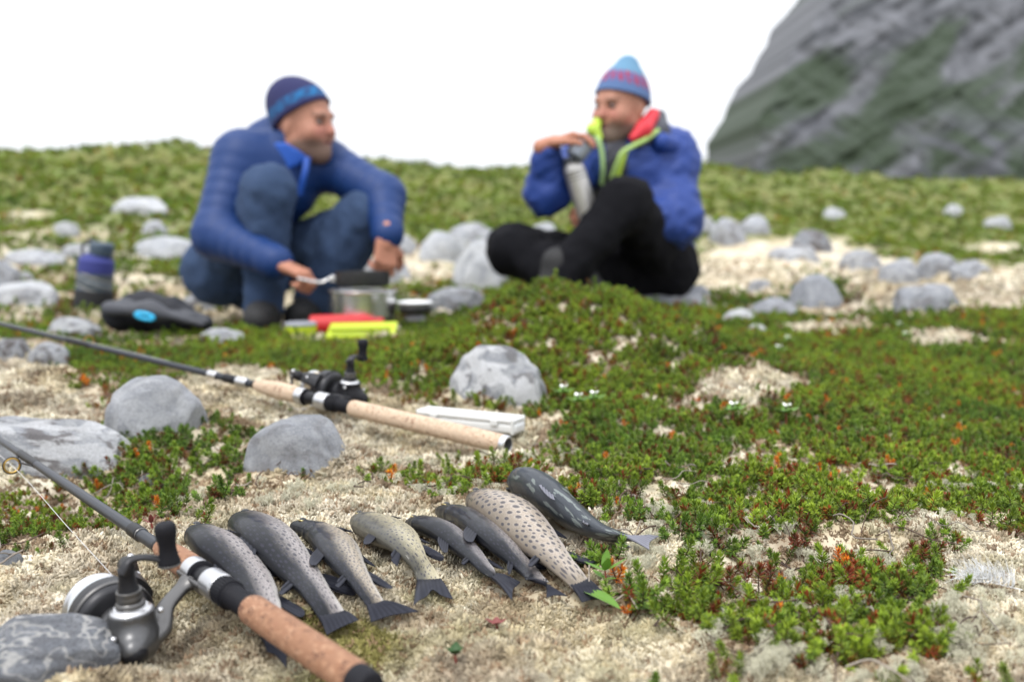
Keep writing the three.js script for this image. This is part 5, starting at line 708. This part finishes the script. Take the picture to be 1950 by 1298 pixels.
for (const [x, y, where] of [[1072, 778, 'beside the white topped boulder'], [1100, 796, 'beside the white topped boulder'], [1130, 792, 'beside the white topped boulder'], [1395, 816, 'at the foot of the bare moss swell'], [1496, 818, 'at the foot of the bare moss swell'], [1482, 690, 'behind the bare moss swell'], [1500, 668, 'behind the bare moss swell'], [1724, 660, 'in front of the twin tone grey boulder'], [1712, 640, 'in front of the twin tone grey boulder']]) seedling(x, y, { name: 'dwarf_cornel', label: 'low plant with white four petalled flowers ' + where, group: 'white flowers ' + where, h: 0.026, flower: true, leaves: [[0.1, 0.15, 0.022, 0.007], [1.7, 0.15, 0.022, 0.007], [-1.5, 0.15, 0.022, 0.007], [3.1, 0.15, 0.022, 0.007]] });
for (const [px, py, yaw, L, label] of [[1110, 1152, 0.75, 0.040, 'fallen long green leaf beside the spotted trout\'s tail'], [1196, 1190, 1.9, 0.034, 'fallen green leaf with a reddish base among crowberry shoots']]) { const p = onGround(px, py), m = mesh('fallen_leaf', leafBlade(L, 0.0068, -0.1, 0.4), leafGreen); m.position.set(p.x, H(p.x, p.z) + 0.012, p.z); m.rotation.y = yaw; tag(m, label, 'leaf'); }
{ // white downy feather
  const g = thing('feather', 'small white downy feather on the moss', 'feather'), p = onGround(1892, 1142), R = rng(8), barbs = [], shaft = curve([V(0, 0, 0), V(0.014, 0.003, 0.012), V(0.030, 0.002, 0.030)], 14);
  mesh('shaft', sweep(shaft, 0.0004, 6), whiteMat, g);
  for (let i = 0; i < 170; i++) { const t = i / 170, q = shaft[Math.floor(t * 13)], s = i & 1 ? 1 : -1, l = 0.019 * (1 - 0.7 * t) * (0.5 + 0.7 * R()), j = () => (R() - 0.5) * l * 0.7; barbs.push(sweep([q, q.clone().add(V(-s * l * 0.35 + j() * 0.5, 0.012 * R(), s * l * 0.35 + j() * 0.5)), q.clone().add(V(-s * l * 0.5 - l * 0.4 + j(), 0.022 * R(), s * l * 0.5 - l * 0.4 + j()))], [0.00036, 0.0003, 0.00012], 3)); }
  const down = mesh('down', merged(barbs), whiteMat, g); stand(g, V(p.x - 0.016, H(p.x, p.z) + 0.009, p.z - 0.016), 0.2);
}
// ---------------------------------------------------------------- moss, lichen and heath: what nobody could count
const inRock = (x, z, k = 0.92) => { for (const s of stones) { const dx = (x - s.x) / s.w, dz = (z - s.z) / s.d; if (dx * dx + dz * dz < k) return s; } return null; };
const inFish = (x, z, pad = 0) => { for (const [fx, fz, r] of dots) if ((x - fx) ** 2 + (z - fz) ** 2 < (r + pad) ** 2) return true; return false; };
function strandGeo(list, seg = 3) { return merged(list.map(([pts, r]) => { const g = sweep(pts, pts.map((_, i) => r * (1 - 0.75 * i / (pts.length - 1))), seg, { caps: false }); g.deleteAttribute('uv'); return g; })); }
function mossTuft(seed, n, len, r) {   // short blunt shoots crowded together
  const R = rng(seed), L = [];
  for (let i = 0; i < n; i++) { const a = R() * 6.283, t = 1.05 * Math.sqrt(R()), l = len * (0.6 + 0.7 * R()), b = V((R() - 0.5) * len * 0.9, -len * 0.3, (R() - 0.5) * len * 0.9), d = V(Math.cos(a) * Math.sin(t), Math.cos(t), Math.sin(a) * Math.sin(t)), e = V(R() - 0.5, R() - 0.3, R() - 0.5).multiplyScalar(l * 0.3), k = r * (0.75 + 0.5 * R()), pts = [b, b.clone().addScaledVector(d, l * 0.55), b.clone().addScaledVector(d, l).add(e), b.clone().addScaledVector(d, l * 1.18).addScaledVector(e, 1.5)]; const g = sweep(pts, [k, k * 1.05, k * 0.9, k * 0.25], 4, { caps: false }); g.deleteAttribute('uv'); L.push(g); }
  return merged(L);
}
function lichenTuft(seed) { const R = rng(seed), L = []; const grow2 = (p, d, l, r, k) => { const q = p.clone().addScaledVector(d, l); L.push([[p, p.clone().lerp(q, 0.5).add(V((R() - 0.5) * l * 0.2, 0, (R() - 0.5) * l * 0.2)), q], r]); if (k > 0) for (let i = 0; i < 2 + (R() < 0.4 ? 1 : 0); i++) grow2(q, d.clone().add(V(R() - 0.5, (R() - 0.35) * 0.9, R() - 0.5).multiplyScalar(1.7)).normalize(), l * 0.72, r * 0.78, k - 1); }; for (let i = 0; i < 4; i++) grow2(V((R() - 0.5) * 0.008, -0.002, (R() - 0.5) * 0.008), V(R() - 0.5, 0.9, R() - 0.5).normalize(), 0.0075, 0.00075, 3); return strandGeo(L); }
// crowberry: stems with whorls of short needles; young green ends, some reddened older ones
function needle(p, d, side, len, w, out, c) { const m = p.clone().addScaledVector(d, len * 0.45), t = p.clone().addScaledVector(d, len), nrm = V(0, 0, 0).crossVectors(d, side).normalize(); const b = out.pos.length / 3; for (const q of [p, m.clone().addScaledVector(side, w).addScaledVector(nrm, -w * 0.3), m.clone().addScaledVector(nrm, w * 0.5), m.clone().addScaledVector(side, -w).addScaledVector(nrm, -w * 0.3), t]) { out.pos.push(q.x, q.y, q.z); out.col.push(...c); } out.idx.push(b, b + 1, b + 2, b, b + 2, b + 3, b + 1, b + 4, b + 2, b + 2, b + 4, b + 3); }
function sprig(seed, kind) {
  const R = rng(seed), out = { pos: [], col: [], idx: [] }, stems = [];
  const YOUNG = [0.205, 0.315, 0.040], LEAF = [0.098, 0.175, 0.026], OLD = [0.17, 0.14, 0.025], RED = [0.20, 0.050, 0.022], ORANGE = [0.62, 0.17, 0.012];
  const shoot = (p, a, elev, len, tip) => {   // a creeping stem that turns up into a dense tuft
    const pts = [p]; let q = p.clone(), v = V(Math.cos(a) * Math.cos(elev), Math.sin(elev), Math.sin(a) * Math.cos(elev)); const n = 8; for (let i = 0; i < n; i++) { v.add(V((R() - 0.5) * 0.4, 0.13, (R() - 0.5) * 0.4)).normalize(); q = q.clone().addScaledVector(v, len / n); pts.push(q); }
    stems.push([pts, 0.0008]); const cv = new THREE.CatmullRomCurve3(pts), cnt = Math.floor(len / 0.00135), from = tip === 'orange' ? 0.15 : 0.38;
    for (let i = 0; i < cnt; i++) { const t = i / (cnt - 1), old = t < from; const c0 = cv.getPoint(t), tg = cv.getTangent(t); for (let j = 0; j < 5; j++) { if (R() < (old ? 0.78 : 0.08)) continue; const b = (j / 5 + i * 0.13 + 0.05 * R()) * 6.283, o = V(Math.cos(b), 0.01, Math.sin(b)); o.addScaledVector(tg, -o.dot(tg)).normalize(); const up = old ? 0.2 + 0.4 * R() : mix(0.15, 1.7, Math.pow((t - from) / (1 - from), 2)) + (R() - 0.5) * 0.5, dir = o.clone().addScaledVector(tg, up).normalize(), sd = V(0, 0, 0).crossVectors(tg, o).normalize(), r = R();
      const c = tip === 'orange' ? (r < 0.7 ? ORANGE : r < 0.85 ? [0.70, 0.30, 0.02] : RED) : tip === 'red' ? (r < 0.5 ? RED : r < 0.8 ? OLD : LEAF) : old ? (r < 0.3 ? RED : r < 0.6 ? OLD : LEAF) : t > 0.6 ? (r < 0.75 ? YOUNG : LEAF) : (r < 0.7 ? LEAF : r < 0.9 ? YOUNG : OLD); const g = 0.8 + 0.4 * R();
      needle(c0, dir, sd, (0.0050 + 0.0018 * R()) * (t > 0.95 ? 0.85 : 1), 0.00092, out, c.map((x) => x * g)); } }
  };
  const at0 = () => V((R() - 0.5) * 0.020, -0.001, (R() - 0.5) * 0.020);
  if (kind === 'orange') { shoot(V(0, 0.004, 0), 0.3, 1.2, 0.012, 'orange'); shoot(V(0, 0.003, 0), 2.6, 0.7, 0.010, 'orange'); }
  else if (kind === 'red') for (let i = 0; i < 3; i++) shoot(at0(), R() * 6.283, 0.1 + 0.5 * R(), 0.014 + 0.010 * R(), 'red');
  else { const m = kind === 'bush' ? 6 : 3; for (let i = 0; i < m; i++) shoot(at0(), (i + R()) / m * 6.283, 0.05 + 0.75 * R(), 0.013 + 0.014 * R(), R() < 0.07 ? 'red' : 'green'); }
  const st = strandGeo(stems), sc = new Float32Array(st.attributes.position.count * 3); for (let i = 0; i < sc.length; i += 3) sc.set([0.085, 0.045, 0.03], i); st.setAttribute('color', new THREE.BufferAttribute(sc, 3));
  const g = new THREE.BufferGeometry(); g.setAttribute('position', new THREE.Float32BufferAttribute(out.pos, 3)); g.setAttribute('color', new THREE.Float32BufferAttribute(out.col, 3)); g.setIndex(out.idx); g.computeVertexNormals();
  return merged([st, g]);
}
const rods = [[butt1, far1], [butt2, far2]].map(([a, b]) => [a, b.clone().sub(a).multiplyScalar(1.4).add(a)]);
const nearRod = (x, z) => { let m = 9; for (const [a, b] of rods) { const dx = b.x - a.x, dz = b.z - a.z, t = clamp(((x - a.x) * dx + (z - a.z) * dz) / (dx * dx + dz * dz)); m = Math.min(m, Math.hypot(x - a.x - dx * t, z - a.z - dz * t)); } return m; };   // shoots flattened under the rods
class Sow { constructor(name, geo, mat, label) { Object.assign(this, { name, geo, mat, label, m: [], c: [] }); } add(p, n, turn, s, c, tilt = 0) { const q = new THREE.Quaternion().setFromUnitVectors(V(0, 1, 0), n).multiply(new THREE.Quaternion().setFromAxisAngle(V(0, 1, 0), turn)); if (tilt) q.multiply(new THREE.Quaternion().setFromAxisAngle(V(1, 0, 0), tilt)); this.m.push(new THREE.Matrix4().compose(p, q, V(s, s, s))); this.c.push(c); } done() { if (!this.m.length) return; const o = new THREE.InstancedMesh(this.geo, this.mat, this.m.length), k = new THREE.Color(); this.m.forEach((m, i) => { o.setMatrixAt(i, m); o.setColorAt(i, k.setRGB(...this.c[i])); }); o.name = numbered(this.name); scene.add(o); tag(o, this.label, null, null, 'stuff'); } }
{
  const R = rng(2024), mossMat = new THREE.MeshPhysicalMaterial({ color: 0xffffff, roughness: 0.95, specularIntensity: 0.2, side: THREE.DoubleSide });
  const moss = [1, 2, 3].map((s) => new Sow('woolly_moss', mossTuft(s, 9, 0.0044, 0.00098), mossMat, 'dense cushion of straw coloured woolly moss'));
  let Z = 0.36;
  while (Z < 6.5) {
    const ds = Math.max(0.0042, 0.0054 * Z * (Z > 2.5 ? 1 + (Z - 2.5) * 0.25 : 1)), w = 0.60 * Z + 0.32;
    for (let x = -w; x < w; x += ds) {
      const px = x + (R() - 0.5) * ds, pz = -Z + (R() - 0.5) * ds, g = R(), y = H(px, pz), he = heathAt(px, y, pz);
      if (he > 0.5 && (Z > 4.2 || g < (he - 0.5) * 0.7)) continue; if (inRock(px, pz, 0.86)) continue; if (Z < 1.4 && inFish(px, pz, -0.013)) continue;
      const s = ds / 0.0042 * 0.95, r = R(), c = mix3(mossTint(px, pz, r), [0.26, 0.175, 0.11], R() < (he > 0.45 ? 0.75 : 0.12) ? 0.8 : 0), k = 0.6 + 0.62 * R();
      moss[Math.floor(R() * 3)].add(V(px, y - 0.001 + 0.0022 * Math.min(s, 3) * (R() - 0.5), pz), normalAt(px, pz), R() * 6.283, Math.min(s, 3.4) * (he > 0.55 ? 0.62 : 1) * (0.75 + 0.6 * R()), c.map((v) => v * k), (R() - 0.5) * 0.5);
    }
    Z += ds;
  }
  moss.forEach((m) => m.done());
  // pale branching lichen between the moss
  const lich = [5, 6].map((s) => new Sow('reindeer_lichen', lichenTuft(s), mossMat, 'pale branching lichen scattered through the moss'));
  const LICH = [[1560, 1110, 150, 60], [1480, 1230, 120, 60], [1880, 1190, 90, 80], [640, 950, 280, 26], [1150, 1020, 150, 60], [1420, 1000, 160, 40], [1850, 960, 120, 40], [1280, 1060, 60, 60], [1700, 1260, 200, 40], [900, 870, 200, 26], [1600, 1290, 160, 20]];
  for (let i = 0; i < 1500; i++) { const [cx, cy, rx, ry] = LICH[Math.floor(R() * LICH.length)], a = R() * 6.283, q = Math.sqrt(R()) * 1.15, p = onGroundFast(cx + Math.cos(a) * rx * q, cy + Math.sin(a) * ry * q); if (!p || inRock(p.x, p.z) || inFish(p.x, p.z)) continue; if (noise3(p.x * 22, 70, p.z * 22) < 0.1) continue; const k = 0.85 + 0.3 * R(); lich[i & 1].add(V(p.x, p.y, p.z), V(0, 1, 0), R() * 6.283, 0.5 + 0.45 * R(), [0.62 * k, 0.60 * k, 0.47 * k]); }
  lich.forEach((m) => m.done());
  // crowberry
  const leafMat = new THREE.MeshPhysicalMaterial({ color: 0xffffff, vertexColors: true, roughness: 0.6, specularIntensity: 0.4, side: THREE.DoubleSide, transmission: 0.25, thickness: 0 });
  const kinds = { shoot: [11, 12, 13].map((s) => new Sow('crowberry_heath', sprig(s, 'shoot'), leafMat, 'low green crowberry shoots over the moss')), bush: [21, 22, 23].map((s) => new Sow('crowberry_heath', sprig(s, 'bush'), leafMat, 'low green crowberry shoots over the moss')), red: [31, 32].map((s) => new Sow('reddened_crowberry', sprig(s, 'red'), leafMat, 'reddened crowberry twigs among the green')), orange: [41, 42].map((s) => new Sow('orange_sprig', sprig(s, 'orange'), leafMat, 'small orange leaf tufts dotted over the heath')) };
  const pick = (k) => kinds[k][Math.floor(R() * kinds[k].length)];
  Z = 0.36;
  while (Z < 15) {
    const ds = (Z < 1.5 ? 0.0125 : Z < 1.9 ? mix(0.0125, 0.0078, (Z - 1.5) / 0.4) : 0.0078 + 0.002 * smooth(2.8, 3.6, Z)) * Math.max(Z, 0.85) * (Z > 3 ? 1 + (Z - 3) * 0.02 : 1), w = 0.60 * Z + 0.32;
    for (let x = -w; x < w; x += ds) {
      const px = x + (R() - 0.5) * ds * 1.4, pz = -Z + (R() - 0.5) * ds * 1.4, y = H(px, pz), g = heathAt(px, y, pz), r = R();
      const cl = smooth(-0.35, 0.5, 0.7 * noise3(px * 24, 33, pz * 24) + 0.5 * noise3(px * 10, 35, pz * 10)), cl2 = smooth(-0.5, 0.15, noise3(px * 4.6, 37, pz * 4.6)), gg = smooth(0.05, 1.1, g), far = smooth(2.6, 4.5, Z), dense = Math.max(far, 0.8 * smooth(0.7, 0.95, g) * smooth(1.2, 1.6, Z)); if (r > gg * mix((0.16 + 0.9 * cl) * (0.32 + 0.68 * cl2), 0.92, dense) + (g > 0.1 ? 0.02 : 0)) continue;
      const rk = inRock(px, pz, 0.95); if (rk) continue; if (Z < 1.4 && (inFish(px, pz, 0.004) || tails.some(([tx, tz, r0]) => (px - tx) ** 2 + (pz - tz) ** 2 < r0 * r0))) continue;
      const s = Math.max(1.0, Z < 3 ? Z / 1.9 : 1.58 + (Z - 3) * 0.10) * (0.7 + 0.6 * R()) * (nearRod(px, pz) < 0.09 ? 0.62 : 1), n = normalAt(px, pz, 0.03 * Math.max(1, Z / 3)).lerp(V(0, 1, 0), 0.5).normalize(), stock = 0.5 + 0.5 * noise3(px * 2.2, 80, pz * 2.2), k = 0.75 + 0.5 * R(), hill = smooth(4, 8, Z);
      const hue = noise3(px * 12, 84, pz * 12), tone = mix3([0.62 * k, 0.70 * k, 0.66 * k], [1.32 * k, 1.14 * k, 0.8 * k], clamp(stock + 0.5 * hue)).map((v) => v * (1 + 0.2 * hill)), q = R(), redPatch = smooth(0.2, 0.6, noise3(px * 6, 90, pz * 6)) * 0.26 + 0.05;
      const kind = q < redPatch * (1 - hill) ? 'red' : q < redPatch * (1 - hill) + 0.05 * (1 - 0.5 * hill) ? 'orange' : g > 0.6 ? 'bush' : 'shoot';
      pick(kind).add(V(px, y, pz), n, R() * 6.283, s * (kind === 'orange' ? 0.9 : 1), kind === 'orange' ? [1, 0.9 + 0.4 * R(), 1] : tone, (R() - 0.5) * 0.5);
    }
    Z += ds;
  }
  for (const k in kinds) kinds[k].forEach((s) => s.done());
  // dead twigs lying in the heath
  const tw = []; for (let i = 0; i < 300; i++) { const p = onGroundFast(R() * 2150 - 100, 860 + R() * 430); if (!p || inRock(p.x, p.z) || inFish(p.x, p.z, 0.035) || heathAt(p.x, p.y, p.z) < 0.22 || nearRod(p.x, p.z) < 0.05) continue; const a = R() * 6.283, l = 0.02 + 0.05 * R(), pts = []; for (let j = 0; j < 5; j++) { const t = j / 4, x = p.x + Math.cos(a + (R() - 0.5) * 0.5) * l * t, z = p.z + Math.sin(a + (R() - 0.5) * 0.5) * l * t; pts.push(V(x, H(x, z) + 0.006 + 0.012 * R(), z)); } const g = sweep(curve(pts, 10), 0.00045 + 0.0004 * R(), 5); g.deleteAttribute('uv'); const k = 0.6 + 0.7 * R(), c = R() < 0.25 ? [0.30, 0.26, 0.22] : [0.075, 0.045, 0.035]; paint(g, () => c.map((v) => v * k)); tw.push(g); }
  tag(mesh('dead_twigs', merged(tw), VC(0.85)), 'thin dark twigs lying through moss and heath', null, null, 'stuff');
}
function onGroundFast(px, py) { const d = ray(px, py); if (d.y >= -0.02) return null; let t = (EYE - 0) / -d.y; for (let k = 0; k < 8; k++) { const p = d.clone().multiplyScalar(t); t = (EYE - H(p.x, p.z)) / -d.y; } const p = d.multiplyScalar(t).add(V(0, EYE, 0)); p.y = H(p.x, p.z); return p; }
scene.traverse((o) => { if (o.isMesh) o.castShadow = o.receiveShadow = true; });
renderer.render(scene, camera);
